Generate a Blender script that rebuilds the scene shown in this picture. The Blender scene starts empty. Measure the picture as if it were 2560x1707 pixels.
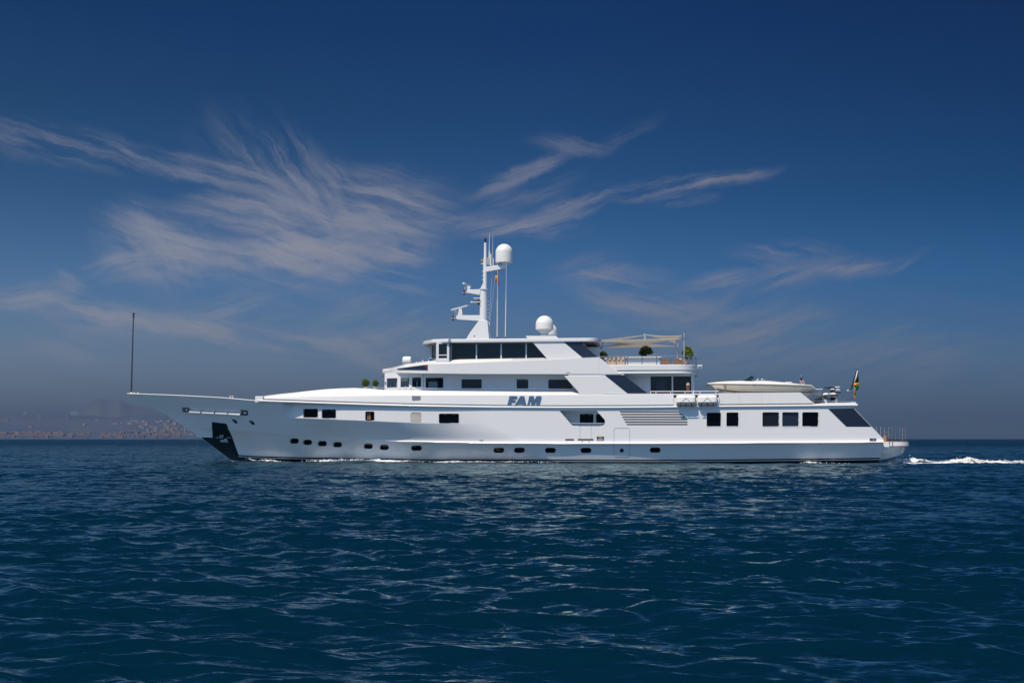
import bpy, bmesh, math, random
import numpy as np
from mathutils import Vector, Matrix, Euler, noise as mnoise

R = math.radians
S = bpy.context.scene
C = S.collection
random.seed(7)
rng = np.random.default_rng(11)

# ------------------------------------------------------------------ camera
F_PX, CXP, CYP = 3200.0, 1280.0, 853.5          # measured from the photograph
CAM = Vector((0.0, -82.0, 1.55))
YAW = math.atan(360 / F_PX)
PITCH = math.atan((1096.5 - CYP) / F_PX)
cam_d = bpy.data.cameras.new('camera')
cam_d.sensor_width = 36.0
cam_d.lens = F_PX / 2560 * 36
cam_d.clip_start = 0.1
cam_d.clip_end = 80000
cam = bpy.data.objects.new('camera', cam_d)
C.objects.link(cam)
cam.location = CAM
cam.rotation_euler = (R(90) + PITCH, 0, YAW)
S.camera = cam
RM = Euler((R(90) + PITCH, 0, YAW)).to_matrix()

# ------------------------------------------------------------------ world, sun, exposure
SUN_DIR = Vector((-0.25, -0.46, 0.85)).normalized()      # towards the sun
SUN_EL = math.asin(SUN_DIR.z)
sun_d = bpy.data.lights.new('sun', 'SUN')
sun_d.energy = 4.6
sun_d.angle = R(0.5)
sun_d.color = (1.0, 0.865, 0.69)
sun = bpy.data.objects.new('sun', sun_d)
C.objects.link(sun)
sun.location = (-40, -60, 90)
sun.rotation_euler = (-SUN_DIR).to_track_quat('-Z', 'Y').to_euler()

S.view_settings.view_transform = 'Standard'
S.view_settings.look = 'None'
S.view_settings.exposure = 0.0
S.view_settings.gamma = 1.0
S.view_settings.use_curve_mapping = False
S.cycles.use_denoising = True
S.cycles.max_bounces = 6
S.cycles.volume_bounces = 0
S.cycles.caustics_reflective = True
S.cycles.blur_glossy = 0.3
S.cycles.caustics_refractive = False
S.cycles.sample_clamp_indirect = 0.22

W = bpy.data.worlds.new('World')
S.world = W
W.use_nodes = True
wt = W.node_tree
wt.nodes.clear()


def N(tree, typ, **kw):
    n = tree.nodes.new(typ)
    ins = kw.pop('ins', {})
    for k, v in kw.items():
        setattr(n, k, v)
    for k, v in ins.items():
        if hasattr(v, 'node'):
            tree.links.new(v, n.inputs[k])
        else:
            n.inputs[k].default_value = v
    return n


def mth(tree, op, a, b=None, clamp=False):
    n = tree.nodes.new('ShaderNodeMath')
    n.operation = op
    n.use_clamp = clamp
    for i, v in enumerate((a, b)):
        if v is None:
            continue
        if hasattr(v, 'node'):
            tree.links.new(v, n.inputs[i])
        else:
            n.inputs[i].default_value = v
    return n.outputs[0]


def mrange(tree, v, a, b, c, d, smooth=True):
    n = tree.nodes.new('ShaderNodeMapRange')
    n.interpolation_type = 'SMOOTHSTEP' if smooth else 'LINEAR'
    tree.links.new(v, n.inputs[0])
    for i, x in enumerate((a, b, c, d)):
        n.inputs[i + 1].default_value = x
    return n.outputs[0]


def pix_dir(px, py):
    return (RM @ Vector(((px - CXP) / F_PX, -(py - CYP) / F_PX, -1))).normalized()


def azel(px, py):
    d = pix_dir(px, py)
    return math.degrees(math.atan2(d.x, d.y)), math.degrees(math.asin(d.z))


def build_world():
    t = wt
    out = N(t, 'ShaderNodeOutputWorld')
    bg = N(t, 'ShaderNodeBackground')
    t.links.new(bg.outputs[0], out.inputs[0])
    bg.inputs['Strength'].default_value = 0.1
    sky = N(t, 'ShaderNodeTexSky', sky_type='NISHITA', sun_disc=False)
    sky.sun_elevation = SUN_EL
    sky.sun_rotation = math.atan2(SUN_DIR.x, SUN_DIR.y)
    sky.altitude = 0
    sky.air_density = 1.0
    sky.dust_density = 0.6
    sky.ozone_density = 2.5
    tc = N(t, 'ShaderNodeTexCoord')
    sep = N(t, 'ShaderNodeSeparateXYZ', ins={0: tc.outputs['Generated']})
    x, y, z = sep.outputs
    az = mth(t, 'MULTIPLY', mth(t, 'ARCTAN2', x, y), 57.29578)
    el = mth(t, 'MULTIPLY', mth(t, 'ARCSINE', z), 57.29578)
    # the half of the sky away from the sun is darker and deeper
    ramp = N(t, 'ShaderNodeValToRGB')
    t.links.new(mrange(t, el, 0, 40, 0, 1, False), ramp.inputs[0])
    cr = ramp.color_ramp
    stops = SKY_STOPS
    while len(cr.elements) < len(stops):
        cr.elements.new(0.5)
    for e, (p, c) in zip(cr.elements, stops):
        e.position = p
        e.color = (*c, 1)
    eh = mrange(t, el, 2.0, 12.0, 0.0, 1.0)

    def tint(lo, hi, f):
        a = N(t, 'ShaderNodeMix', data_type='RGBA')
        t.links.new(eh, a.inputs[0])
        a.inputs[6].default_value = (*lo, 1)
        a.inputs[7].default_value = (*hi, 1)
        b_ = N(t, 'ShaderNodeMix', data_type='RGBA')
        t.links.new(f, b_.inputs[0])
        b_.inputs[6].default_value = (1, 1, 1, 1)
        t.links.new(a.outputs[2], b_.inputs[7])
        return b_.outputs[2]

    tl = tint((1.55, 1.25, 1.10), (1.45, 1.12, 1.0), mrange(t, az, -28, -4, 1, 0, False))
    tr = tint((0.56, 0.70, 0.83), (0.10, 0.58, 0.70), mrange(t, az, -4, 18, 0, 1, False))
    tt_ = N(t, 'ShaderNodeVectorMath', operation='MULTIPLY', ins={0: tl, 1: tr})
    azf = mrange(t, az, -28, 24, 1.1, 0.75)
    m1 = N(t, 'ShaderNodeVectorMath', operation='MULTIPLY', ins={0: sky.outputs[0], 1: ramp.outputs[0]})
    m2 = N(t, 'ShaderNodeVectorMath', operation='MULTIPLY', ins={0: m1.outputs[0], 1: tt_.outputs[0]})
    # cirrus
    p = N(t, 'ShaderNodeCombineXYZ', ins={0: az, 1: el})
    wn = N(t, 'ShaderNodeTexNoise', noise_dimensions='2D', ins={'Scale': 0.16, 'Detail': 6.0, 'Roughness': 0.62})
    t.links.new(p.outputs[0], wn.inputs['Vector'])
    wsub = N(t, 'ShaderNodeVectorMath', operation='SUBTRACT', ins={0: wn.outputs['Color'], 1: (0.5, 0.5, 0.5)})
    wmul = N(t, 'ShaderNodeVectorMath', operation='MULTIPLY', ins={0: wsub.outputs[0], 1: (2.0, 1.3, 0)})
    pw0 = N(t, 'ShaderNodeVectorMath', operation='ADD', ins={0: p.outputs[0], 1: wmul.outputs[0]})
    pw = pw0

    def streak(angle, sx, sy, off):
        mp = N(t, 'ShaderNodeMapping', vector_type='TEXTURE')
        mp.inputs['Rotation'].default_value = (0, 0, R(angle))
        mp.inputs['Scale'].default_value = (sx, sy, 1)
        mp.inputs['Location'].default_value = (off, off * 0.7, 0)
        t.links.new(pw.outputs[0], mp.inputs[0])
        n1 = N(t, 'ShaderNodeTexNoise', noise_dimensions='2D', ins={'Scale': 1.0, 'Detail': 9.0, 'Roughness': 0.62, 'Distortion': 0.1})
        t.links.new(mp.outputs[0], n1.inputs['Vector'])
        fine = None
        for (da, sx_, sy_, o_) in ((0.20, 0.8, 3.6, 1.7), (-0.30, 1.3, 5.0, 4.1)):
            fb = N(t, 'ShaderNodeMapping')
            fb.inputs['Rotation'].default_value = (0, 0, da)
            fb.inputs['Scale'].default_value = (sx_, sy_, 1)
            fb.inputs['Location'].default_value = (o_, o_, 0)
            t.links.new(mp.outputs[0], fb.inputs[0])
            n2 = N(t, 'ShaderNodeTexNoise', noise_dimensions='2D', ins={'Scale': 1.0, 'Detail': 7.0, 'Roughness': 0.62, 'Distortion': 0.6})
            t.links.new(fb.outputs[0], n2.inputs['Vector'])
            fine = n2.outputs[0] if fine is None else mth(t, 'ADD', fine, n2.outputs[0])
        a = mrange(t, n1.outputs[0], 0.33, 0.70, 0.02, 1.08)
        b_ = mrange(t, fine, 0.6, 1.4, 0.35, 1.25, False)
        return mth(t, 'MULTIPLY', a, b_)

    sf = N(t, 'ShaderNodeTexNoise', noise_dimensions='2D', ins={'Scale': 0.42, 'Detail': 7.0, 'Roughness': 0.58, 'Distortion': 0.4})
    sm = N(t, 'ShaderNodeMapping')
    sm.inputs['Scale'].default_value = (0.55, 1.25, 1)
    t.links.new(pw.outputs[0], sm.inputs[0])
    t.links.new(sm.outputs[0], sf.inputs['Vector'])
    soft = mrange(t, sf.outputs[0], 0.30, 0.72, 0.05, 1.0)
    fields = [streak(-14, 5.5, 0.75, 3.1), streak(15, 5.5, 0.7, 9.3), streak(-50, 4.0, 0.8, 5.2), soft]
    tot = None
    for (x0, y0, x1, y1, hw, amp, f) in CLOUDS:
        a0, e0 = azel(x0, y0)
        a1, e1 = azel(x1, y1)
        mp = N(t, 'ShaderNodeMapping', vector_type='TEXTURE')
        L = math.hypot(a1 - a0, e1 - e0) / 2
        h = hw / F_PX * 57.3
        mp.inputs['Location'].default_value = ((a0 + a1) / 2, (e0 + e1) / 2, 0)
        mp.inputs['Rotation'].default_value = (0, 0, math.atan2(e1 - e0, a1 - a0))
        mp.inputs['Scale'].default_value = (L * 1.4 + h, h * 2.5, 1)
        t.links.new(pw.outputs[0], mp.inputs[0])
        ln = N(t, 'ShaderNodeVectorMath', operation='LENGTH')
        t.links.new(mp.outputs[0], ln.inputs[0])
        v = mth(t, 'MULTIPLY', mrange(t, ln.outputs['Value'], 0, 1, min(1.0, amp * CLOUD_GAIN * (1.25 if y0 > 640 else 1.0)), 0), fields[f])
        tot = v if tot is None else mth(t, 'ADD', tot, v)
    # thin veil of vapour low in the sky
    veil = mth(t, 'MULTIPLY', mrange(t, el, 1.0, 11.0, 0.07, 0.0), fields[0])
    tot = mth(t, 'ADD', tot, veil)
    dens = mth(t, 'MULTIPLY', mth(t, 'SUBTRACT', 1.0, mth(t, 'EXPONENT', mth(t, 'MULTIPLY', tot, -1.15))), 0.92)
    mix = N(t, 'ShaderNodeMix', data_type='RGBA')
    t.links.new(dens, mix.inputs[0])
    t.links.new(m2.outputs[0], mix.inputs[6])
    cc = N(t, 'ShaderNodeVectorMath', operation='SCALE', ins={0: CLOUD_COL, 'Scale': azf})
    t.links.new(cc.outputs[0], mix.inputs[7])
    # sun-side half of the sky is tinted blue to fill the shaded hull
    back = mrange(t, y, -0.25, 0.35, 0.0, 1.0)
    mixb = N(t, 'ShaderNodeMix', data_type='RGBA')
    t.links.new(back, mixb.inputs[0])
    bt = N(t, 'ShaderNodeMix', data_type='RGBA')
    t.links.new(mrange(t, el, 2.0, 28.0, 0.0, 1.0), bt.inputs[0])
    bt.inputs[6].default_value = (0.30, 0.60, 0.95, 1)
    bt.inputs[7].default_value = (*BACK_TINT, 1)
    bs = N(t, 'ShaderNodeVectorMath', operation='MULTIPLY', ins={0: sky.outputs[0], 1: bt.outputs[2]})
    t.links.new(bs.outputs[0], mixb.inputs[6])
    t.links.new(mix.outputs[2], mixb.inputs[7])
    t.links.new(mixb.outputs[2], bg.inputs[0])


BACK_TINT = (0.82, 1.12, 1.32)
CLOUD_GAIN = 1.25
CLOUD_COL = (3.25, 3.2, 3.7)
SKY_STOPS = [(0.0, (0.23, 0.34, 0.62)), (0.0425, (0.22, 0.32, 0.55)), (0.0875, (0.25, 0.36, 0.58)), (0.1775, (0.15, 0.325, 0.575)),
             (0.265, (0.072, 0.225, 0.42)), (0.357, (0.036, 0.168, 0.335)), (0.4525, (0.013, 0.125, 0.30)), (1.0, (0.012, 0.11, 0.28))]
# x0, y0, x1, y1, half width, strength, streak field
CLOUDS = [
    (-120, 320, 320, 395, 28, .38, 0), (120, 370, 520, 430, 22, .34, 0), (430, 410, 720, 480, 18, .5, 0),
    (560, 330, 860, 520, 60, .24, 2), (640, 360, 900, 500, 45, .22, 2), (470, 510, 800, 545, 22, .6, 0),
    (560, 590, 1080, 550, 85, .55, 0), (620, 640, 980, 600, 60, .35, 1), (600, 580, 1040, 560, 75, .55, 3), (300, 600, 560, 640, 50, .35, 3), (560, 640, 900, 660, 38, .35, 3), (280, 575, 520, 640, 50, .72, 0), (330, 560, 460, 700, 45, .4, 2),
    (500, 625, 930, 665, 42, .6, 0), (900, 480, 1100, 580, 50, .5, 0), (1040, 560, 1330, 560, 18, .5, 1),
    (960, 625, 1080, 650, 17, .6, 0), (960, 695, 1090, 735, 18, .62, 0), (230, 655, 420, 665, 26, .5, 1),
    (-40, 760, 150, 730, 18, .72, 1), (60, 765, 420, 808, 20, .72, 0), (380, 800, 700, 850, 20, .76, 0), (60, 770, 640, 830, 26, .25, 3),
    (520, 775, 700, 765, 20, .55, 1), (640, 845, 900, 875, 22, .5, 0), (820, 870, 1080, 900, 30, .42, 0),
    (820, 800, 1130, 840, 48, .38, 1), (130, 690, 210, 715, 14, .45, 0), (100, 850, 260, 865, 22, .3, 0),
    (1225, 472, 1425, 375, 14, .42, 1), (1330, 350, 1520, 365, 15, .34, 0), (1480, 370, 1640, 305, 14, .32, 1),
    (1310, 565, 1540, 478, 16, .68, 1), (1480, 490, 1720, 462, 14, .72, 1), (1660, 470, 1920, 415, 11, .62, 1),
    (1630, 511, 1765, 492, 9, .55, 1), (1180, 585, 1440, 572, 13, .6, 1), (1380, 690, 1560, 660, 26, .32, 1),
    (1440, 712, 1640, 705, 26, .5, 0), (1690, 728, 1880, 695, 19, .68, 1), (1820, 705, 2080, 682, 18, .72, 1),
    (2040, 685, 2240, 668, 15, .6, 1), (2190, 676, 2330, 620, 14, .6, 1), (1830, 640, 2090, 645, 20, .5, 0),
    (1470, 765, 1760, 768, 18, .6, 0), (1600, 800, 1960, 760, 20, .4, 1), (1740, 845, 2070, 785, 22, .68, 1),
    (1700, 900, 2060, 850, 36, .32, 1), (2020, 880, 2400, 850, 34, .22, 1), (1180, 500, 1420, 445, 30, .28, 1),
    (1500, 830, 1760, 870, 40, .25, 0), (2000, 960, 2560, 900, 50, .16, 1),
]
build_world()

# ------------------------------------------------------------------ helpers


def U(px, py, Y):
    """point on the plane y = Y that the photo shows at pixel (px, py)"""
    d = RM @ Vector(((px - CXP) / F_PX, -(py - CYP) / F_PX, -1))
    return CAM + d * ((Y - CAM.y) / d.y)


def tag(o, label=None, cat=None, group=None, kind=None):
    for k, v in (('label', label), ('category', cat), ('group', group), ('kind', kind)):
        if v:
            o[k] = v
    return o


ORIG = {}


def thing(name, loc, label, cat, group=None):
    o = bpy.data.objects.new(name, None)
    o.empty_display_size = 0.3
    C.objects.link(o)
    o.location = loc
    ORIG[o.name] = Vector(loc)
    return tag(o, label, cat, group)


class MB:
    def __init__(s):
        s.v, s.f, s.smooth = [], [], False

    def add(s, vs, fs):
        b = len(s.v)
        s.v += [tuple(v) for v in vs]
        s.f += [tuple(i + b for i in f) for f in fs]
        return s

    def hexa(s, a):       # 8 corners: bottom ring 0-3, top ring 4-7
        return s.add(a, [(0, 3, 2, 1), (4, 5, 6, 7), (0, 1, 5, 4), (1, 2, 6, 5), (2, 3, 7, 6), (3, 0, 4, 7)])

    def box(s, x0, x1, y0, y1, z0, z1):
        return s.hexa([(x0, y0, z0), (x1, y0, z0), (x1, y1, z0), (x0, y1, z0),
                       (x0, y0, z1), (x1, y0, z1), (x1, y1, z1), (x0, y1, z1)])

    def ext(s, poly, vec):
        n = len(poly)
        poly = [Vector(p) for p in poly]
        vec = Vector(vec)
        vs = poly + [p + vec for p in poly]
        fs = [tuple(range(n)), tuple(range(2 * n - 1, n - 1, -1))]
        fs += [(i, i + n, (i + 1) % n + n, (i + 1) % n) for i in range(n)]
        return s.add(vs, fs)

    def prism(s, pxs, Y0, Y1):
        return s.ext([U(a, b, Y0) for a, b in pxs], (0, Y1 - Y0, 0))

    def plan(s, xy, z0, z1):
        return s.ext([(x, y, z0) for x, y in xy], (0, 0, z1 - z0))

    def tube(s, pts, r, n=8, r2=None, cap=True):
        pts = [Vector(p) for p in pts]
        rs = [r + ((r2 if r2 is not None else r) - r) * i / max(1, len(pts) - 1) for i in range(len(pts))]
        vs, fs = [], []
        prev = None
        for i, p in enumerate(pts):
            d = (pts[min(i + 1, len(pts) - 1)] - pts[max(i - 1, 0)]).normalized()
            if prev is None:
                a = d.orthogonal().normalized()
            else:
                a = (prev - d * prev.dot(d)).normalized()
            prev = a
            b = d.cross(a)
            for k in range(n):
                w = 2 * math.pi * k / n
                vs.append(p + (a * math.cos(w) + b * math.sin(w)) * rs[i])
        for i in range(len(pts) - 1):
            for k in range(n):
                fs.append((i * n + k, i * n + (k + 1) % n, (i + 1) * n + (k + 1) % n, (i + 1) * n + k))
        if cap:
            fs.append(tuple(range(n - 1, -1, -1)))
            fs.append(tuple((len(pts) - 1) * n + k for k in range(n)))
        return s.add(vs, fs)

    def lathe(s, prof, cen, n=20, axis='z'):
        cen = Vector(cen)
        vs, fs = [], []
        for (r, h) in prof:
            for k in range(n):
                w = 2 * math.pi * k / n
                if axis == 'z':
                    o = Vector((r * math.cos(w), r * math.sin(w), h))
                elif axis == 'x':
                    o = Vector((h, r * math.cos(w), r * math.sin(w)))
                else:
                    o = Vector((r * math.cos(w), h, r * math.sin(w)))
                vs.append(cen + o)
        m = len(prof)
        for i in range(m - 1):
            for k in range(n):
                fs.append((i * n + k, i * n + (k + 1) % n, (i + 1) * n + (k + 1) % n, (i + 1) * n + k))
        fs.append(tuple(range(n - 1, -1, -1)))
        fs.append(tuple((m - 1) * n + k for k in range(n)))
        return s.add(vs, fs)

    def grid(s, rows, closed=False):
        """rows: list of equally long point lists"""
        m, n = len(rows), len(rows[0])
        fs = []
        for i in range(m - 1):
            for k in range(n if closed else n - 1):
                fs.append((i * n + k, i * n + (k + 1) % n, (i + 1) * n + (k + 1) % n, (i + 1) * n + k))
        return s.add([p for r in rows for p in r], fs)

    def leafball(s, cen, rad, count, size, flat=1.0, seed=1, shape=None):
        rr = random.Random(seed)
        for _ in range(count):
            d = Vector((rr.gauss(0, 1), rr.gauss(0, 1), rr.gauss(0, 1))).normalized()
            q = (0.45 + 0.55 * rr.random() ** 0.5) * (1 + 0.34 * mnoise.noise(d * 2.3 + Vector((seed, 0, 0))))
            p = Vector(cen) + Vector((d.x * rad, d.y * rad, d.z * rad * flat)) * q
            if shape:
                p = shape(p)
            a = Vector((rr.gauss(0, 1), rr.gauss(0, 1), rr.gauss(0, 1))).normalized() * size * (0.6 + rr.random())
            b = a.orthogonal().normalized() * size * 0.45
            s.add([p - a, p + b, p + a, p - b], [(0, 1, 2, 3)])
        return s

    def build(s, name, mat, parent=None, smooth=False, bevel=0, label=None, angle=35):
        o_ = ORIG.get(parent.name, Vector((0, 0, 0))) if parent else Vector((0, 0, 0))
        me = bpy.data.meshes.new(name)
        me.from_pydata([(v[0] - o_.x, v[1] - o_.y, v[2] - o_.z) for v in s.v], [], s.f)
        bm = bmesh.new()
        bm.from_mesh(me)
        bmesh.ops.recalc_face_normals(bm, faces=bm.faces)
        bm.to_mesh(me)
        bm.free()
        me.materials.append(M[mat] if isinstance(mat, str) else mat)
        ob = bpy.data.objects.new(name, me)
        C.objects.link(ob)
        if parent:
            ob.parent = parent
            ORIG[ob.name] = o_
        if smooth or bevel:
            me.polygons.foreach_set('use_smooth', [True] * len(me.polygons))
            me.set_sharp_from_angle(angle=R(angle))
        if bevel:
            b = ob.modifiers.new('bevel', 'BEVEL')
            b.width = bevel
            b.segments = 3
            b.limit_method = 'ANGLE'
            b.angle_limit = R(30)
            b.harden_normals = True
        if label:
            ob['label'] = label
        return ob


def np_mesh(name, verts, quads, mat, parent=None, smooth=True, angle=None):
    o_ = ORIG.get(parent.name, Vector((0, 0, 0))) if parent else Vector((0, 0, 0))
    me = bpy.data.meshes.new(name)
    nv, nf = len(verts), len(quads)
    me.vertices.add(nv)
    me.vertices.foreach_set('co', (verts - np.array(o_)).astype(np.float32).ravel())
    me.loops.add(nf * 4)
    me.loops.foreach_set('vertex_index', quads.astype(np.int32).ravel())
    me.polygons.add(nf)
    me.polygons.foreach_set('loop_start', np.arange(0, nf * 4, 4, dtype=np.int32))
    me.update(calc_edges=True)
    if smooth:
        me.polygons.foreach_set('use_smooth', np.ones(nf, dtype=bool))
        if angle:
            me.set_sharp_from_angle(angle=R(angle))
    me.materials.append(M[mat])
    ob = bpy.data.objects.new(name, me)
    C.objects.link(ob)
    if parent:
        ob.parent = parent
        ORIG[ob.name] = o_
    return ob


def grid_quads(m, n, flip=False):
    i, k = np.meshgrid(np.arange(m - 1), np.arange(n - 1), indexing='ij')
    a = (i * n + k).ravel()
    q = np.stack([a, a + 1, a + n + 1, a + n], 1)
    return q[:, ::-1] if flip else q


def copy_tree(o, parent=None):
    c = o.copy()
    C.objects.link(c)
    if parent:
        c.parent = parent
    for ch in list(o.children):
        copy_tree(ch, c)
    return c


# ------------------------------------------------------------------ materials
M = {}


def mat(name, col, rough=0.5, metal=0.0, coat=0.0, ior=1.5, var=0.0, vscale=3.0, bump=0.0, bscale=8.0, alpha=1.0, trans=0.0, emis=None):
    m = bpy.data.materials.new(name)
    m.use_nodes = True
    t = m.node_tree
    b = t.nodes['Principled BSDF']
    b.inputs['Base Color'].default_value = (*col, 1)
    b.inputs['Roughness'].default_value = rough
    b.inputs['Metallic'].default_value = metal
    b.inputs['Coat Weight'].default_value = coat
    b.inputs['Coat Roughness'].default_value = 0.06
    b.inputs['IOR'].default_value = ior
    b.inputs['Alpha'].default_value = alpha
    b.inputs['Transmission Weight'].default_value = trans
    if var or bump:
        tc = N(t, 'ShaderNodeTexCoord')
    if var:
        nz = N(t, 'ShaderNodeTexNoise', ins={'Scale': vscale, 'Detail': 5.0, 'Vector': tc.outputs['Object']})
        mx = N(t, 'ShaderNodeMix', data_type='RGBA')
        t.links.new(nz.outputs[0], mx.inputs[0])
        mx.inputs[6].default_value = (*[c * (1 - var) for c in col], 1)
        mx.inputs[7].default_value = (*[min(1, c * (1 + var)) for c in col], 1)
        t.links.new(mx.outputs[2], b.inputs['Base Color'])
    if bump:
        nb = N(t, 'ShaderNodeTexNoise', ins={'Scale': bscale, 'Detail': 4.0, 'Vector': tc.outputs['Object']})
        bp = N(t, 'ShaderNodeBump', ins={'Strength': 1.0, 'Distance': bump, 'Height': nb.outputs[0]})
        t.links.new(bp.outputs[0], b.inputs['Normal'])
    M[name] = m
    return m


mat('hull_paint', (0.80, 0.80, 0.81), 0.22, coat=0.6, var=0.012, vscale=0.7, bump=0.004, bscale=0.55)
mat('white_paint', (0.81, 0.81, 0.81), 0.28, coat=0.4, var=0.012, vscale=1.3, bump=0.0015, bscale=0.9)
mat('white_plastic', (0.80, 0.80, 0.78), 0.4, var=0.04, vscale=4)
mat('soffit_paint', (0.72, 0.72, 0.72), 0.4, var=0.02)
mat('deck_teak', (0.34, 0.20, 0.10), 0.6, var=0.25, vscale=14)
mat('boot_black', (0.006, 0.007, 0.010), 0.25, coat=0.3)
mat('anchor_black', (0.004, 0.010, 0.014), 0.3, var=0.6, vscale=5, bump=0.004, bscale=9)
mat('dark_glass', (0.010, 0.014, 0.022), 0.04, ior=1.5, bump=0.0012, bscale=1.1)
mat('cabin_glass', (0.0015, 0.0025, 0.006), 0.05, ior=1.28, bump=0.001, bscale=1.3)
mat('blue_glass', (0.016, 0.024, 0.05), 0.06, ior=1.52, bump=0.002, bscale=0.8)
mat('grey_paint', (0.30, 0.30, 0.31), 0.5, var=0.05)
mat('dark_grey', (0.05, 0.053, 0.06), 0.45, var=0.1)
mat('louvre_grey', (0.045, 0.047, 0.055), 0.6)
mat('shade_grey', (0.13, 0.145, 0.17), 0.5)  # colour of the painted shade line above the strake
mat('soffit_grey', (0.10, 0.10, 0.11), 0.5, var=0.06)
mat('black_rubber', (0.012, 0.012, 0.014), 0.6)
mat('letter_blue', (0.075, 0.14, 0.24), 0.3, coat=0.3)
mat('steel', (0.62, 0.63, 0.65), 0.18, metal=1.0)
mat('chrome', (0.82, 0.83, 0.85), 0.10, metal=1.0, bump=0.01, bscale=5)
mat('galvanised', (0.45, 0.47, 0.48), 0.45, metal=0.3, var=0.2, vscale=9)
mat('mast_grey', (0.05, 0.055, 0.06), 0.4, var=0.1)
mat('brown_wood', (0.13, 0.075, 0.05), 0.55, var=0.25, vscale=12)
mat('teak', (0.42, 0.22, 0.09), 0.55, var=0.2, vscale=15)
mat('straw', (0.55, 0.45, 0.30), 0.8, var=0.2, vscale=20)
mat('cushion_orange', (0.72, 0.27, 0.04), 0.8, var=0.1, vscale=9, bump=0.01, bscale=6)
mat('cushion_beige', (0.50, 0.39, 0.31), 0.85, var=0.12, vscale=6, bump=0.01, bscale=6)
mat('cushion_white', (0.78, 0.76, 0.72), 0.85)
mat('cream_gel', (0.80, 0.69, 0.53), 0.25, coat=0.5, var=0.02)
mat('cream_deck', (0.82, 0.78, 0.70), 0.35, coat=0.2, var=0.02)
mat('antifoul', (0.70, 0.50, 0.34), 0.5, var=0.05)
mat('pot_grey', (0.35, 0.35, 0.34), 0.6, var=0.1)
mat('bark', (0.09, 0.06, 0.04), 0.9)
mat('red_lamp', (0.16, 0.008, 0.02), 0.25)
mat('red_cloth', (0.62, 0.025, 0.04), 0.8)
mat('yellow_cloth', (0.80, 0.42, 0.01), 0.8)
mat('green_cloth', (0.0, 0.20, 0.06), 0.8)
mat('black_cloth', (0.012, 0.012, 0.015), 0.85)
mat('navy_cloth', (0.014, 0.02, 0.06), 0.8)
mat('white_cloth', (0.75, 0.75, 0.75), 0.8)
mat('pink_stripe', (0.55, 0.13, 0.17), 0.8)
mat('raft_white', (0.84, 0.84, 0.84), 0.35, var=0.03, vscale=5)
mat('orange_lamp', (0.45, 0.2, 0.08), 0.3)
mat('jet_black', (0.014, 0.012, 0.012), 0.2, coat=0.5)
mat('stripe_white', (0.8, 0.8, 0.8), 0.3)
mat('windscreen', (0.008, 0.035, 0.034), 0.05, coat=0.3)
mat('hazed_wall', (0.16, 0.145, 0.17), 0.9, var=0.1, vscale=0.2)  # house colours dimmed and blued as if seen through haze
mat('hazed_white', (0.28, 0.27, 0.30), 0.9)
mat('hazed_roof', (0.14, 0.105, 0.115), 0.9)
mat('turbine_white', (0.8, 0.8, 0.8), 0.5)
mat('sail_cloth', (0.84, 0.80, 0.72), 0.85, bump=0.004, bscale=5)


def add_translucent(name, col, w):
    m = M[name]
    t = m.node_tree
    b = t.nodes['Principled BSDF']
    tr = N(t, 'ShaderNodeBsdfTranslucent')
    tr.inputs[0].default_value = (*col, 1)
    mx = N(t, 'ShaderNodeMixShader')
    mx.inputs[0].default_value = w
    t.links.new(b.outputs[0], mx.inputs[1])
    t.links.new(tr.outputs[0], mx.inputs[2])
    t.links.new(mx.outputs[0], t.nodes['Material Output'].inputs[0])


add_translucent('sail_cloth', (0.90, 0.87, 0.80), 0.5)
for nm in ('red_cloth', 'yellow_cloth', 'green_cloth', 'pink_stripe'):
    add_translucent(nm, M[nm].node_tree.nodes['Principled BSDF'].inputs[0].default_value[:3], 0.35)


def leaf_mat(name, dark, light):
    m = mat(name, dark, 0.55)
    t = m.node_tree
    tc = N(t, 'ShaderNodeTexCoord')
    nz = N(t, 'ShaderNodeTexNoise', ins={'Scale': 9.0, 'Detail': 3.0, 'Vector': tc.outputs['Object']})
    mx = N(t, 'ShaderNodeMix', data_type='RGBA')
    t.links.new(mrange(t, nz.outputs[0], 0.35, 0.65, 0, 1), mx.inputs[0])
    mx.inputs[6].default_value = (*dark, 1)
    mx.inputs[7].default_value = (*light, 1)
    t.links.new(mx.outputs[2], t.nodes['Principled BSDF'].inputs[0])
    add_translucent(name, light, 0.25)


leaf_mat('leaf_green', (0.03, 0.07, 0.012), (0.10, 0.16, 0.02))
leaf_mat('leaf_dark', (0.016, 0.042, 0.008), (0.075, 0.135, 0.022))
leaf_mat('leaf_yellow', (0.06, 0.11, 0.01), (0.24, 0.30, 0.02))

# clear tinted glass for the forward saloon
m = mat('tinted_glass', (0.02, 0.03, 0.04), 0.03, coat=0.2)
t = m.node_tree
trn = N(t, 'ShaderNodeBsdfTransparent')
trn.inputs[0].default_value = (0.62, 0.70, 0.74, 1)
fr = N(t, 'ShaderNodeFresnel')
fr.inputs[0].default_value = 1.5
mx = N(t, 'ShaderNodeMixShader')
t.links.new(mth(t, 'ADD', fr.outputs[0], 0.12), mx.inputs[0])
t.links.new(trn.outputs[0], mx.inputs[1])
t.links.new(t.nodes['Principled BSDF'].outputs[0], mx.inputs[2])
t.links.new(mx.outputs[0], t.nodes['Material Output'].inputs[0])

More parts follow.
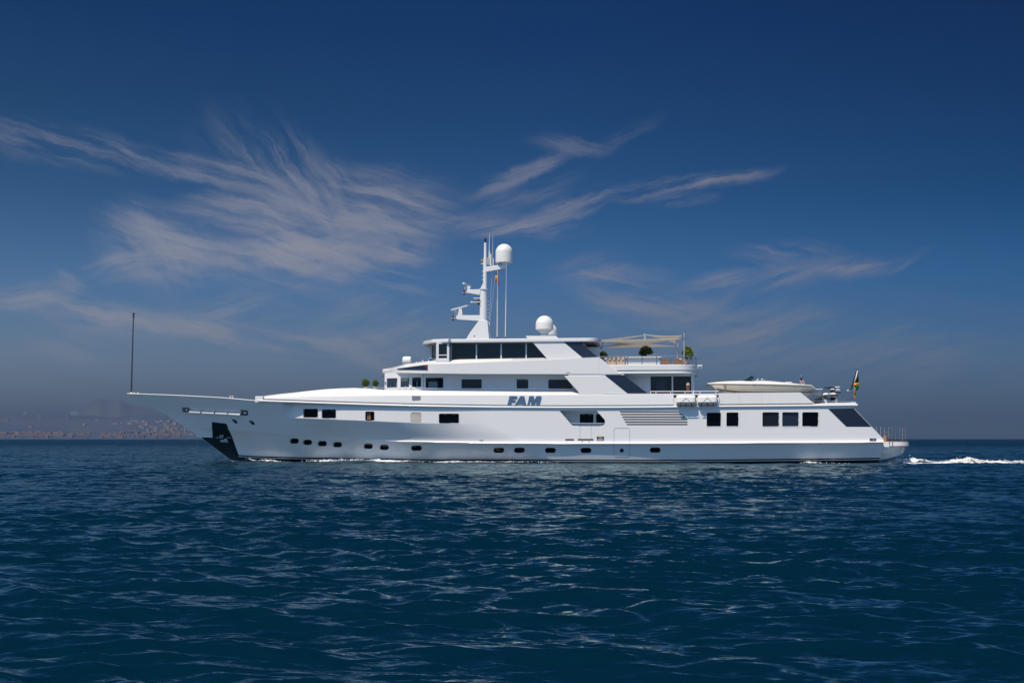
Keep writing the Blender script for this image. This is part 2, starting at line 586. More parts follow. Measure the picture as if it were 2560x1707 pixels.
# sea water: dark blue body, reflection limited as through a polarised sky, ripples finer than the mesh
m = mat('sea_water', (0.0006, 0.0135, 0.036), 0.5)
t = m.node_tree
t.nodes.remove(t.nodes['Principled BSDF'])
tc = N(t, 'ShaderNodeTexCoord')
geo = N(t, 'ShaderNodeNewGeometry')
py_ = N(t, 'ShaderNodeSeparateXYZ', ins={0: geo.outputs['Position']})
lean = mrange(t, py_.outputs[1], 40.0, 300.0, -0.045, -0.20)      # normals tilted to the camera side, more beyond the yacht, to darken reflected sky
lv = N(t, 'ShaderNodeCombineXYZ', ins={1: lean})
acc = N(t, 'ShaderNodeVectorMath', operation='ADD', ins={0: geo.outputs['Normal'], 1: lv.outputs[0]}).outputs[0]
for (sx, sy, sc, k, rot) in [(0.5, 1.2, 1.6, 0.55, 8), (0.5, 1.6, 5.0, 0.85, -10), (0.5, 1.8, 15.0, 0.55, 10)]:
    mp = N(t, 'ShaderNodeMapping')
    mp.inputs['Scale'].default_value = (sx, sy, 1)
    mp.inputs['Rotation'].default_value = (0, 0, R(rot))
    t.links.new(tc.outputs['Object'], mp.inputs[0])
    nz = N(t, 'ShaderNodeTexNoise', ins={'Scale': sc, 'Detail': 2.0, 'Roughness': 0.5, 'Distortion': 0.5})
    t.links.new(mp.outputs[0], nz.inputs['Vector'])
    sb = N(t, 'ShaderNodeVectorMath', operation='SUBTRACT', ins={0: nz.outputs['Color'], 1: (0.5, 0.5, 0.5)})
    ml = N(t, 'ShaderNodeVectorMath', operation='MULTIPLY', ins={0: sb.outputs[0], 1: (k * 0.7, k, 0)})
    ad = N(t, 'ShaderNodeVectorMath', operation='ADD', ins={0: acc, 1: ml.outputs[0]})
    acc = ad.outputs[0]
bp = N(t, 'ShaderNodeVectorMath', operation='NORMALIZE', ins={0: acc})
df = N(t, 'ShaderNodeBsdfDiffuse', ins={'Color': (0.0003, 0.0148, 0.0300, 1), 'Normal': bp.outputs[0]})
gs = N(t, 'ShaderNodeBsdfGlossy', ins={'Color': (0.76, 0.95, 1.0, 1), 'Roughness': 0.045, 'Normal': bp.outputs[0]})
frs = N(t, 'ShaderNodeFresnel', ins={'IOR': 1.333, 'Normal': bp.outputs[0]})
mx = N(t, 'ShaderNodeMixShader')
t.links.new(mth(t, 'MINIMUM', frs.outputs[0], 0.58), mx.inputs[0])
t.links.new(df.outputs[0], mx.inputs[1])
t.links.new(gs.outputs[0], mx.inputs[2])
t.links.new(mx.outputs[0], t.nodes['Material Output'].inputs[0])

# foam: white froth broken by holes
m = mat('sea_foam', (0.82, 0.84, 0.85), 0.9, bump=0.05, bscale=7)
t = m.node_tree
b = t.nodes['Principled BSDF']
tc = N(t, 'ShaderNodeTexCoord')
nz = N(t, 'ShaderNodeTexNoise', ins={'Scale': 3.2, 'Detail': 8.0, 'Roughness': 0.68, 'Vector': tc.outputs['Object']})
at = N(t, 'ShaderNodeAttribute', attribute_name='cover')
t.links.new(mrange(t, mth(t, 'ADD', nz.outputs[0], mth(t, 'MULTIPLY', at.outputs['Fac'], 0.55)), 0.66, 0.84, 0, 1), b.inputs['Alpha'])
# ------------------------------------------------------------------ sea: one sheet out to the horizon
WAVES = []
for i in range(96):
    lam = 0.20 * (7.0 / 0.20) ** ((i + rng.random()) / 96)
    th = R(-98) + rng.normal(0, R(27))
    slope = 0.044 if lam < 0.8 else (0.025 if lam < 2.4 else 0.010)
    if lam > 4:
        slope = 0.008
    WAVES.append((2 * math.pi / lam, math.cos(th), math.sin(th), slope * lam / (2 * math.pi), rng.random() * 6.283, lam))


def wave_z(x, y, spacing=0.0):
    x = np.asarray(x, float)
    y = np.asarray(y, float)
    z = np.zeros_like(x)
    dx = np.zeros_like(x)
    dy = np.zeros_like(x)
    # gusts: patches of rougher and calmer water
    g = 0.85 + 0.26 * np.sin(0.11 * x + 0.07 * y + 1.0) * np.sin(0.05 * x - 0.13 * y) + 0.2 * np.sin(0.31 * x + 0.9) * np.sin(0.27 * y + 0.4)
    for k, c, s, a, ph, lam in WAVES:
        w = np.clip((lam - 2.2 * spacing) / (1.5 * spacing + 1e-6), 0, 1)
        p = k * (c * x + s * y) + ph
        aw = a * w * g
        z += aw * np.cos(p)
        dx -= aw * c * np.sin(p) * 0.8
        dy -= aw * s * np.sin(p) * 0.8
    return z, dx, dy


def sea():
    ang_f = np.arange(-0.56, 0.5601, 0.0017)
    ang_c = np.concatenate([np.linspace(0.6, 2 * math.pi - 0.6, 60)])
    ang = np.concatenate([ang_f, ang_c, [2 * math.pi - 0.56]]) + YAW + math.pi / 2
    rs = [2.0]
    while rs[-1] < 30000:
        r = rs[-1]
        rs.append(r + (max(0.02, 0.0038 * r) if r < 350 else r * 0.03))
    rs = np.array(rs)
    A, RR = np.meshgrid(ang, rs, indexing='ij')
    X = CAM.x + np.cos(A) * RR
    Y = CAM.y + np.sin(A) * RR
    sp = np.maximum(0.02, 0.0038 * RR)
    sp[len(ang_f):, :] = np.maximum(sp[len(ang_f):, :], 0.09 * RR[len(ang_f):, :])
    z, dx, dy = wave_z(X, Y, sp)
    V = np.stack([X + dx, Y + dy, z], -1).reshape(-1, 3)
    m, n = A.shape
    q = grid_quads(m, n, flip=False)
    nv = len(V)
    V = np.concatenate([V, [[CAM.x, CAM.y, -0.3]]])
    o = np_mesh('sea', V, q, 'sea_water')
    me = o.data
    if me.polygons[1000].normal.z < 0:
        me.flip_normals()
    tag(o, kind='structure')


sea()

# ------------------------------------------------------------------ hills on the far shore
def hz(py, dist):
    return CAM.z + (1096.5 - py) / F_PX * dist


def shore_pt(px, dist):
    d = pix_dir(px, 1096)
    h = Vector((d.x, d.y, 0)).normalized()
    return Vector((CAM.x, CAM.y, 0)) + h * dist


def fbm(x, y, sc, oct=4):
    return mnoise.fractal(Vector((x * sc, y * sc, 3.7)), 1.0, 2.0, oct)


def land(name, prof, d0, d1, dr, mat_name, nx, ny, rough, seed):
    """terrain whose ridge line at distance dr has the given skyline"""
    pxs = np.linspace(prof[0][0], prof[-1][0], nx)
    top = np.interp(pxs, [p[0] for p in prof], [p[1] for p in prof])
    V = np.zeros((ny, nx, 3))
    for j in range(ny):
        u = j / (ny - 1)
        d = d0 + (d1 - d0) * u
        ur = (dr - d0) / (d1 - d0)
        k = math.sin(math.pi / 2 * min(1, u / ur)) if u < ur else math.cos(math.pi / 2 * (u - ur) / (1 - ur))
        for i in range(nx):
            p = shore_pt(pxs[i], d)
            h = hz(top[i], dr) * k
            h *= 1 + rough * fbm(p.x + seed, p.y, 1 / 900) * (1 if u < ur * 0.98 else 0.3)
            h += 10 * rough * fbm(p.x, p.y + seed, 1 / 260) * min(1, 3 * u)
            V[j, i] = (p.x, p.y, max(h, -6) if u > 0 else -4)
    o = np_mesh(name, V.reshape(-1, 3), grid_quads(ny, nx), mat_name)
    if o.data.polygons[10].normal.z < 0:
        o.data.flip_normals()
    tag(o, kind='structure')
    return V


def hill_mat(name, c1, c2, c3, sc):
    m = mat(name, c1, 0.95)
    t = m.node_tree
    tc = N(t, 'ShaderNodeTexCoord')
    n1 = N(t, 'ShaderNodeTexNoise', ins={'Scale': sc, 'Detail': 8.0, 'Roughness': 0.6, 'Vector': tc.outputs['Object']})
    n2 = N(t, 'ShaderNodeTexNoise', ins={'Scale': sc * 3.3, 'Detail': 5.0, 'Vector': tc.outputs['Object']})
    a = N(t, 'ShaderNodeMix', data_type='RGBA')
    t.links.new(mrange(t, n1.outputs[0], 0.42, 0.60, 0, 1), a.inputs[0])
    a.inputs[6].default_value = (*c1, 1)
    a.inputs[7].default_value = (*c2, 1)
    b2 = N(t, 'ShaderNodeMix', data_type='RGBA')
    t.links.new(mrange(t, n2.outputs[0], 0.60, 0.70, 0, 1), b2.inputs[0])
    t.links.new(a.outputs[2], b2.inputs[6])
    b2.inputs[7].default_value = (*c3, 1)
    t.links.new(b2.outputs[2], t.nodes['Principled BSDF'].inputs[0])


hill_mat('hazed_scrub', (0.036, 0.062, 0.125), (0.052, 0.072, 0.125), (0.095, 0.09, 0.115), 1 / 420)  # blue of the distance mixed into the scrub colour, besides the haze volume
hill_mat('hazed_rock', (0.085, 0.105, 0.15), (0.10, 0.115, 0.16), (0.11, 0.125, 0.165), 1 / 900)  # rock colour pulled toward the sky so the mountain looks fainter through air
HD = 6000.0
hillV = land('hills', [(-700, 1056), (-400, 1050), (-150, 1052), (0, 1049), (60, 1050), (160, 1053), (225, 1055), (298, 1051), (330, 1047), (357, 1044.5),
                       (417, 1040), (470, 1041), (520, 1046), (600, 1058), (720, 1074), (860, 1088), (960, 1096)], HD, HD + 3200, HD + 1500, 'hazed_scrub', 240, 46, 0.30, 40)
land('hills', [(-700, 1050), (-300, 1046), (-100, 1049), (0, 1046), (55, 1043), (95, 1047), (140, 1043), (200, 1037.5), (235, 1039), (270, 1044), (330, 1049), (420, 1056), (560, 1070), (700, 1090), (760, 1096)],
     9300, 12500, 10500, 'hazed_scrub', 160, 26, 0.18, 900)
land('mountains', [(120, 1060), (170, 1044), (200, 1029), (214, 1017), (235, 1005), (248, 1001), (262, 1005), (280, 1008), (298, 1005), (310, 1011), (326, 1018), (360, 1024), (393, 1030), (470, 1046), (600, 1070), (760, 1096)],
     13500, 18500, 15800, 'hazed_rock', 150, 40, 0.30, 300)


def land_z(p):
    """height of the near hills under p"""
    best, bz = 1e18, 0
    d = (hillV[..., 0] - p.x) ** 2 + (hillV[..., 1] - p.y) ** 2
    i = np.unravel_index(np.argmin(d), d.shape)
    return float(hillV[i][2])


def house_mesh(name, w, dp, h, rf, wall):
    mb = MB()
    mb.box(-w / 2, w / 2, -dp / 2, dp / 2, -6, h)
    o = 0.6
    n0 = len(mb.f)
    a = [(-w / 2 - o, -dp / 2 - o, h + 0.02), (-w / 2 - o, dp / 2 + o, h + 0.02), (-w / 2 - o, 0, h + rf)]
    mb.ext(a, (w + 2 * o, 0, 0))
    me = bpy.data.meshes.new(name)
    me.from_pydata(mb.v, [], mb.f)
    me.materials.append(M[wall])
    me.materials.append(M['hazed_roof'])
    for p in me.polygons:
        p.material_index = 1 if p.index >= n0 else 0
    bm = bmesh.new()
    bm.from_mesh(me)
    bmesh.ops.recalc_face_normals(bm, faces=bm.faces)
    bm.to_mesh(me)
    bm.free()
    return me


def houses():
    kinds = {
        'coast': (house_mesh('shore_house', 15, 10, 6.5, 3.2, 'hazed_wall'), 'terracotta roofed block in the row along the distant shoreline', 'blocks along the far shore'),
        'villa': (house_mesh('hillside_house', 12, 9, 5.5, 2.2, 'hazed_white'), 'small pale villa on the hazy slope beyond the bow', 'villas on the hillside beyond the bow'),
        'lone': (house_mesh('hillside_house', 14, 9, 5.5, 2.2, 'hazed_white'), 'isolated pale house high on the hazy hillside at far left', 'isolated houses on the far left slope'),
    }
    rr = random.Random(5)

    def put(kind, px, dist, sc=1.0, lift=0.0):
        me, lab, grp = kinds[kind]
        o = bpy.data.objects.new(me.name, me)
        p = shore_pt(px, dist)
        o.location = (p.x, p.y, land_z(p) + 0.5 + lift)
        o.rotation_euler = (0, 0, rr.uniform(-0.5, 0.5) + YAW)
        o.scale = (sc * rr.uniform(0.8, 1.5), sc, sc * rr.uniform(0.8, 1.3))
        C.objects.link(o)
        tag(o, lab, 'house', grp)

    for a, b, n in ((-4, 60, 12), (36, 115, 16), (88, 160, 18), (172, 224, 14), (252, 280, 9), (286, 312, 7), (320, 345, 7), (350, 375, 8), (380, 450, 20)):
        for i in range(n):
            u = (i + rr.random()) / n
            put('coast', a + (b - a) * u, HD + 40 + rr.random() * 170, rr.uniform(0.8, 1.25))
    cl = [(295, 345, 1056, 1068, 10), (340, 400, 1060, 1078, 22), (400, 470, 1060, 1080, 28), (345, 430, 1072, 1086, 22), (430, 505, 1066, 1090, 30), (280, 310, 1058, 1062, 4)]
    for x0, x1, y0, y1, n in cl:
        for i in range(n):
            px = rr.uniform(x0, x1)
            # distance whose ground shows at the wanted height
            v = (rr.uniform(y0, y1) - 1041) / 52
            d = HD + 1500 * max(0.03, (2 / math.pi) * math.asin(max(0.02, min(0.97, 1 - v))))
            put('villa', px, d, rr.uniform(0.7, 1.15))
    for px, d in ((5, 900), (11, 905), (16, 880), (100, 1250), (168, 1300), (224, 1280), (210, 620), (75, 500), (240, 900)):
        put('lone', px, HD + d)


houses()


def turbines():
    h = 62.0
    root0 = thing('wind_turbine', (0, 0, 0), '', 'wind turbine')
    mb = MB().tube([(0, 0, -25), (0, 0, h)], 3.2, 8, 1.8)
    mb.build('tower', 'turbine_white', root0, smooth=True)
    MB().box(-2, 2, -4, 7, h - 1, h + 3.4).build('nacelle', 'turbine_white', root0, bevel=0.4)
    for k in range(3):
        w = k * 2.094 + 0.3
        d = Vector((math.sin(w), 0, math.cos(w)))
        c = Vector((0, -4.6, h + 1.2))
        MB().tube([c, c + d * 8, c + d * 33], 1.5, 6, 0.4).build('blade', 'turbine_white', root0, smooth=True)
    spots = [(23, 1043, 'lone faint white wind turbine nearest the left edge of the hills'), (57, 1043, 'faint wind turbine, lower one of the pair on the left ridge'),
             (61, 1040, 'faint wind turbine, taller one of the pair on the left ridge'), (177, 1037, 'faint wind turbine at the left end of the row below the peak'),
             (182, 1037, 'second faint wind turbine from the left in the row below the peak'), (187, 1036, 'third faint wind turbine from the left in the row below the peak'),
             (192, 1037, 'faint wind turbine at the right end of the row nearest the peak')]
    for i, (px, py, lab) in enumerate(spots):
        o = root0 if i == 0 else copy_tree(root0)
        p = shore_pt(px, 10500)
        o.location = (p.x, p.y, hz(py + 7, 10500) - 6)
        o.rotation_euler = (0, 0, YAW + 0.2 * (i % 3 - 1))
        s_ = 0.55 + 0.06 * (i % 3)
        o.scale = (s_, s_, s_)
        tag(o, lab, 'wind turbine', 'wind turbines on the far ridge')


turbines()

# ------------------------------------------------------------------ air
def haze():
    m = bpy.data.materials.new('haze')
    m.use_nodes = True
    t = m.node_tree
    t.nodes.remove(t.nodes['Principled BSDF'])
    v = N(t, 'ShaderNodeVolumePrincipled')
    v.inputs['Color'].default_value = HAZE_COL
    v.inputs['Density'].default_value = HAZE_DENS
    v.inputs['Anisotropy'].default_value = 0.0
    t.links.new(v.outputs[0], t.nodes['Material Output'].inputs['Volume'])
    M['haze'] = m
    mb = MB().box(-33000, 33000, -33000, 33000, -60, 450)
    o = mb.build('haze', 'haze')
    tag(o, 'pale blue haze over the sea and hills', 'haze', kind='stuff')


HAZE_COL = (0.15, 0.235, 0.375, 1)
HAZE_DENS = 8.5e-5
haze()
# ------------------------------------------------------------------ the yacht: hull form
YC = 4.6                      # centre line; the near side of full beam lies at y = 0


def xs_of(px, Y=0.0, py=1050):
    return U(px, py, Y).x


STEM = [U(317, 984, YC), U(419, 1038.6, YC), U(501, 1092.3, YC), U(572, 1146.6, YC), U(612, 1178, YC)]
stem_z = np.array([p.z for p in STEM])[::-1]
stem_x = np.array([p.x for p in STEM])[::-1]
X_TIP, Z_TIP = STEM[0].x, STEM[0].z


def xstem(z):
    return np.interp(z, stem_z, stem_x)


def sstep(a, b, x):
    u = np.clip((np.asarray(x, float) - a) / (b - a), 0, 1)
    return u * u * (3 - 2 * u)


def Bm(x):
    x = np.asarray(x, float)
    return 4.6 - 0.22 * np.clip((x - 7.0) / 9.0, 0, 2) ** 2


def B0(x, z):
    xi = np.asarray(x, float) - xstem(z)
    tt = np.clip(np.asarray(z, float) / 4.4, 0, 1)
    L = 21.5 + 1.5 * (1 - tt)
    p = 1.17 + 0.82 * tt ** 0.85
    u = np.clip(xi / L, 0, 1)
    return Bm(x) * (1 - (1 - u) ** p)


def long_curve(pts):
    """(px, py) on the hull -> smoothed x, z arrays"""
    xs, zs = [], []
    for px, py in pts:
        Y = 1.0
        for _ in range(12):
            P = U(px, py, Y)
            Y = YC - float(B0(P.x, P.z))
        xs.append(P.x)
        zs.append(P.z)
    X = np.linspace(xs[0], xs[-1], 600)
    Z = np.interp(X, xs, zs)
    w = 41
    k = np.hanning(w)
    Zp = np.concatenate([2 * Z[0] - Z[w // 2:0:-1], Z, 2 * Z[-1] - Z[-2:-w // 2 - 1:-1]])
    return X, np.convolve(Zp, k / k.sum(), 'valid')


SHEER = long_curve([(318, 983.4), (427, 987), (555, 993.5), (644, 1001.5), (800, 1007), (920, 1011), (1050, 1014.6), (1225, 1017.5), (1400, 1018.6),
                    (1600, 1018), (1700, 1017), (1800, 1015.7), (1950, 1014.6), (2143, 1012.5)])
CHINE = long_curve([(735, 1086.5), (850, 1096), (1000, 1103.5), (1200, 1107.7), (1400, 1109.4), (1600, 1109), (1800, 1108), (2000, 1107), (2207, 1105.5)])
KNUCK = long_curve([(690, 1042), (720, 1044), (1050, 1057.5), (1150, 1060), (1400, 1063)])
BOOT = long_curve([(585, 1136), (650, 1140.7), (850, 1144.3), (1050, 1147.6), (1400, 1148.4), (1550, 1149), (1750, 1148.8), (1950, 1147), (2100, 1145.4), (2207, 1144)])


def cz(cur, x):
    X, Z = cur
    z = np.interp(x, X, Z)
    lo = (np.asarray(x) < X[0])
    return np.where(lo, Z[0] + (np.asarray(x) - X[0]) * (Z[5] - Z[0]) / (X[5] - X[0]), z)


X735, X1000, X1100, X1510 = xs_of(735, 1.6), xs_of(1000, 0.5), xs_of(1100, 0.1), xs_of(1510)
X1150, X1300 = xs_of(1100, 0.05), xs_of(1260, 0.0)
OVER_X = [xs_of(a, 1.0, 1030) for a in (690, 720, 760, 800, 860, 950, 1150)]
OVER_B = [0.75, 0.55, 0.33, 0.19, 0.12, 0.08, 0.04]
X708, X745 = xs_of(700, 1.5, 1040), xs_of(735, 1.3, 1040)


def Bhull(x, z):
    """half breadth of the hull at x, z (no openings)"""
    x = np.asarray(x, float)
    z = np.asarray(z, float)
    zs, zc, zk = cz(SHEER, x), cz(CHINE, x), cz(KNUCK, x)
    b = B0(x, z)
    # flat window panel above the knuckle line, fairing into the flare below it
    over = np.interp(x, OVER_X, OVER_B)
    bn = B0(x, zs) - over + 0.02 * (z - zs)
    fx = sstep(X708, X745, x) * (1 - sstep(X1150, X1300, x))
    up = (z > zk) * sstep(0.07, 0.11, zs - z)
    low = np.where(z <= zk, np.clip((z - zc) / np.maximum(zk - zc, 0.05), 0, 1), 0)
    bk = B0(x, zs) - over + 0.02 * (zk - zs) - B0(x, zk)
    b = b + (bn - b) * fx * up + bk * fx * low
    # spray rail ledge, undercut below
    e = 0.15 * sstep(X735 - 0.3, X1000, x)
    d = z - zc
    ledge = e * np.exp(-np.clip(d, 0, 9) / 0.075)
    dn = np.clip(-d, 0, 9)
    k = sstep(0.0, 3.0, x - xstem(z))
    sl = 0.375 + 0.10 * np.minimum(((x - X1510) / 6.6) ** 2, 1.8)
    bz0 = (B0(x, 0.95) - B0(x, 0.65)) / 0.3
    slf = np.clip(0.74 - bz0, 0.08, 0.6)
    sl = slf + (sl - slf) * sstep(X1100, X1300, x)
    under = e * np.exp(-dn / 0.03) - sl * k * dn
    return np.maximum(b + np.where(d >= 0, ledge, under), 0.0)


def hullY(x, z):
    return YC - Bhull(x, z)


def on_hull(px, py):
    Y = 1.0
    for _ in range(14):
        P = U(px, py, Y)
        Y = float(hullY(P.x, P.z))
    return P.x, P.z


END = [(1012.5, 2143), (1020.5, 2134), (1066.4, 2178.6), (1096.4, 2207), (1100, 2208), (1150, 2204), (1190, 2200)]
end_z = np.array([U(b, a, 0.25).z for a, b in END])[::-1]
end_x = np.array([U(b, a, 0.25).x for a, b in END])[::-1]


def xend(z):
    return np.interp(z, end_z, end_x)


# ------------------------------------------------------------------ openings, as outlines on the photo
def rrect(x0, y0, x1, y1, r, n=5):
    pts = []
    for cx, cy, a0 in ((x1 - r, y0 + r, -90), (x1 - r, y1 - r, 0), (x0 + r, y1 - r, 90), (x0 + r, y0 + r, 180)):
        for i in range(n + 1):
            a = R(a0 + 90 * i / n)
            pts.append((cx + r * math.cos(a), cy + r * math.sin(a)))
    return pts


def grow(poly, k):
    cx = sum(p[0] for p in poly) / len(poly)
    cy = sum(p[1] for p in poly) / len(poly)
    hx = max(abs(p[0] - cx) for p in poly)
    hy = max(abs(p[1] - cy) for p in poly)
    return [(cx + (p[0] - cx) * (hx + k) / hx, cy + (p[1] - cy) * (hy + k) / hy) for p in poly]


HULL_WINDOWS = [(758, 1021.5, 795, 1043.7), (804, 1023, 840, 1045.6), (913, 1028, 936, 1051.4), (1097, 1033.5, 1147.5, 1058),
                (1766.5, 1031, 1802.5, 1066), (1816, 1030.5, 1846.5, 1066), (1906, 1030, 1947.8, 1066.2), (1955.5, 1030, 1997, 1066), (2005.5, 1030, 2046.3, 1066)]
PORTS = [(735.5, 1102), (768.5, 1105.2), (805.5, 1108.3), (843.5, 1111), (920.5, 1115), (960.5, 1117.8), (1041, 1119.6), (1247, 1125), (1298.5, 1125), (1376, 1125.3), (1464.8, 1125.4), (1638, 1124.6)]
BLANKS = [(1003.5, 1119.2, 10.5), (1991.7, 1122.5, 14), (2034.5, 1122.5, 13)]
LOUVRES = [(1549, 1695, 1029.3, 1700), (1551.5, 1703.5, 1035.7, 1708), (1555, 1711, 1042.2, 1715), (1558.3, 1718, 1048.3, 1718.5), (1561.7, 1718.7, 1054.6, 1718.7), (1566, 1719, 1060.7, 1719)]
DOORWAY = [(1399.3, 1026.5), (1491, 1026.5)] + [(1509, 1046.5), (1511.6, 1050), (1512, 1055), (1510, 1060), (1506, 1063), (1500, 1064)] + [(1431.6, 1064)]
VENT = rrect(1027.2, 1031.3, 1052.7, 1056.3, 3)
HAWSE = [(587, 1052.8), (630, 1056.2)]

OPEN = []           # (outline in x,z), depth


def hull_opening(poly, depth):
    q = np.array([on_hull(*p) for p in poly])
    OPEN.append((q, depth))
    return q


def in_poly(q, x, z):
    inside = np.zeros(x.shape, bool)
    n = len(q)
    for i in range(n):
        x0, z0 = q[i]
        x1, z1 = q[(i + 1) % n]
        c = (z0 > z) != (z1 > z)
        with np.errstate(divide='ignore', invalid='ignore'):
            xx = (x1 - x0) * (z - z0) / (z1 - z0) + x0
        inside ^= c & (x < xx)
    return inside


yacht = thing('motor_yacht', (0, YC, 0), 'long white three-deck motor yacht underway with a tall mast and blue FAM lettering', 'yacht')


def hull_patch(name, q, off, mat_name, depth=0.0, parent=None, sub=None, thick=0.0):
    """sheet that follows the hull inside outline q (x, z), off metres proud of it"""
    bm = bmesh.new()
    vs = [bm.verts.new((x, 0, z)) for x, z in q]
    bm.faces.new(vs)
    if sub:
        bmesh.ops.triangulate(bm, faces=bm.faces[:])
        for _ in range(6):
            long_e = [e for e in bm.edges if e.calc_length() > sub]
            if not long_e:
                break
            bmesh.ops.subdivide_edges(bm, edges=long_e, cuts=1)
            bmesh.ops.triangulate(bm, faces=bm.faces[:])
    for v in bm.verts:
        v.co.y = float(hullY(v.co.x, v.co.z)) + depth - off
    mb = MB()
    mb.v = [tuple(v.co) for v in bm.verts]
    bm.verts.index_update()
    mb.f = [tuple(v.index for v in f.verts) for f in bm.faces]
    bm.free()
    o = mb.build(name, mat_name, parent or yacht, smooth=bool(sub))
    if o.data.polygons[0].normal.y > 0:
        o.data.flip_normals()
    if thick:
        s_ = o.modifiers.new('thickness', 'SOLIDIFY')
        s_.thickness = thick
        s_.offset = -1
    return o


def hull_ring(name, qi, qo, off, mat_name, parent, back=0.0):
    """frame between two outlines, standing off metres proud of the hull"""
    mb = MB()
    n = len(qi)
    y = lambda p, o: float(hullY(p[0], p[1])) - o
    rows = [[(p[0], y(p, -0.01), p[1]) for p in qo], [(p[0], y(p, off), p[1]) for p in qo],
            [(p[0], y(p, off), p[1]) for p in qi], [(p[0], y(p, -back), p[1]) for p in qi]]
    mb.grid(rows, closed=True)
    return mb.build(name, mat_name, parent, smooth=True, angle=40)


WIN_D = lambda px: 0.17 if px < 1000 else 0.11
PORT_D = lambda px: 0.24 if px < 1100 else 0.13
WIN_Q = []
for w in HULL_WINDOWS:
    WIN_Q.append(hull_opening(rrect(*w, 3.4), WIN_D(w[0])))
PORT_Q = []
for cx, cy in PORTS:
    hw = 11.6 if cx < 1000 else 13.6
    PORT_Q.append(hull_opening(rrect(cx - hw, cy - 6.6, cx + hw, cy + 6.6, 6.4, 7), PORT_D(cx)))
BLANK_Q = [hull_opening(rrect(cx - hw, cy - 6.4, cx + hw, cy + 6.4, 6.2, 7), 0.02) for cx, cy, hw in BLANKS]
LOUV_Q = [np.array([on_hull(*p) for p in ((x0, y - 1.6), (x1, y - 1.6), (x2, y + 1.6), (x0 + 1.5, y + 1.6))]) for x0, x1, y, x2 in LOUVRES]
DOOR_Q = hull_opening(DOORWAY, 1.15)
VENT_Q = hull_opening(VENT, 0.05)
HAWSE_Q = [hull_opening([(cx + 5.2 * math.cos(a) + 1.2 * math.sin(a), cy + 4.2 * math.sin(a) + 2.0 * math.cos(a)) for a in np.linspace(0, 6.283, 13)[:-1]], 0.3) for cx, cy in HAWSE]
SLOTS = [(457, 1019.3, 472, 1028.3), (474, 1023, 503, 1029.2), (506, 1024.8, 537, 1031), (539.5, 1026.3, 570, 1032.6), (572, 1028, 602, 1034.4), (603, 1026, 617.5, 1036.5)]


def slot_poly(s_):
    x0, y0, x1, y1 = s_
    k = (x1 - x0) * 0.055
    return [(x0, y0), (x1, y0 + k), (x1 + 1, y1 + k), (x0 + 1, y1)]


SLOT_Q = [hull_opening(slot_poly(s_), 0.10) for s_ in SLOTS]


def build_hull():
    zb = -0.7
    nx, nz = 1750, 176

    def solve(nx, nz):
        s = np.linspace(0, 1, nx)
        s = np.where(s < 1, s, 1)
        tt = np.linspace(0, 1, nz)
        Sx, T = np.meshgrid(s, tt, indexing='ij')
        Z = zb + T * (3.5 - zb)
        X = np.zeros_like(Z)
        for _ in range(12):
            X = xstem(Z) + Sx * (xend(Z) - xstem(Z))
            Z = zb + T * (cz(SHEER, X) - zb)
        return X, Z

    X, Z = solve(nx, nz)
    Y = hullY(X, Z)
    for q, dpt in OPEN:
        x0, z0 = q.min(0) - 0.1
        x1, z1 = q.max(0) + 0.1
        mk = (X > x0) & (X < x1) & (Z > z0) & (Z < z1)
        idx = np.where(mk)
        ins = in_poly(q, X[idx], Z[idx])
        Y[idx[0][ins], idx[1][ins]] += dpt
    V1 = np.stack([X, Y, Z], -1).reshape(-1, 3)
    q1 = grid_quads(nx, nz, flip=True)
    nx2, nz2 = 300, 44
    X2, Z2 = solve(nx2, nz2)
    V2 = np.stack([X2, 2 * YC - hullY(X2, Z2), Z2], -1).reshape(-1, 3)
    q2 = grid_quads(nx2, nz2) + len(V1)
    o = np_mesh('hull', np.concatenate([V1, V2]), np.concatenate([q1, q2]), 'hull_paint', yacht, True, 32)
    if o.data.polygons[nz * 900 + 60].normal.y > 0:
        o.data.flip_normals()
    # transom
    zz = np.linspace(zb, float(cz(SHEER, xend(3.6))), 60)
    rows = []
    for z in zz:
        x = float(xend(z)) - 0.002
        y = float(hullY(x, z))
        rows.append([(x, y + (2 * (YC - y)) * k / 6, z) for k in range(7)])
    MB().grid(rows).build('transom', 'hull_paint', yacht, smooth=True)
    # main deck closes the hull
    rows = []
    for x in np.linspace(X_TIP + 0.1, float(xend(3.4)) - 0.05, 160):
        z = float(cz(SHEER, x)) - 0.10
        b = max(0.0, float(B0(x, z)) - 0.03)
        rows.append([(x, YC - b, z), (x, YC, z + 0.02), (x, YC + b, z)])
    MB().grid(rows).build('deck', 'deck_teak', yacht)


build_hull()


def sheer_pt(x, out=0.0, dz=0.0, far=False):
    z = float(cz(SHEER, x))
    b = float(B0(x, z)) + out
    return Vector((x, YC + b if far else YC - b, z + dz))


XR0, XR1 = xs_of(644, 1.3, 1001), U(2143, 1012.5, 0.2).x
# rubbing strake aft of the step, capping rail forward of it
for far in (False, True):
    xs = np.linspace(XR0 - 0.1, XR1, 120)
    MB().tube([sheer_pt(x, 0.045, 0.0, far) for x in xs], 0.072, 10).build('rubbing_strake', 'white_paint', yacht, smooth=True, angle=60)
    xs = np.linspace(X_TIP + 0.05, XR0 + 0.02, 60)
    MB().tube([sheer_pt(x, -0.02, -0.01, far) for x in xs], 0.034, 10).build('cap_rail', 'white_paint', yacht, smooth=True, angle=60)

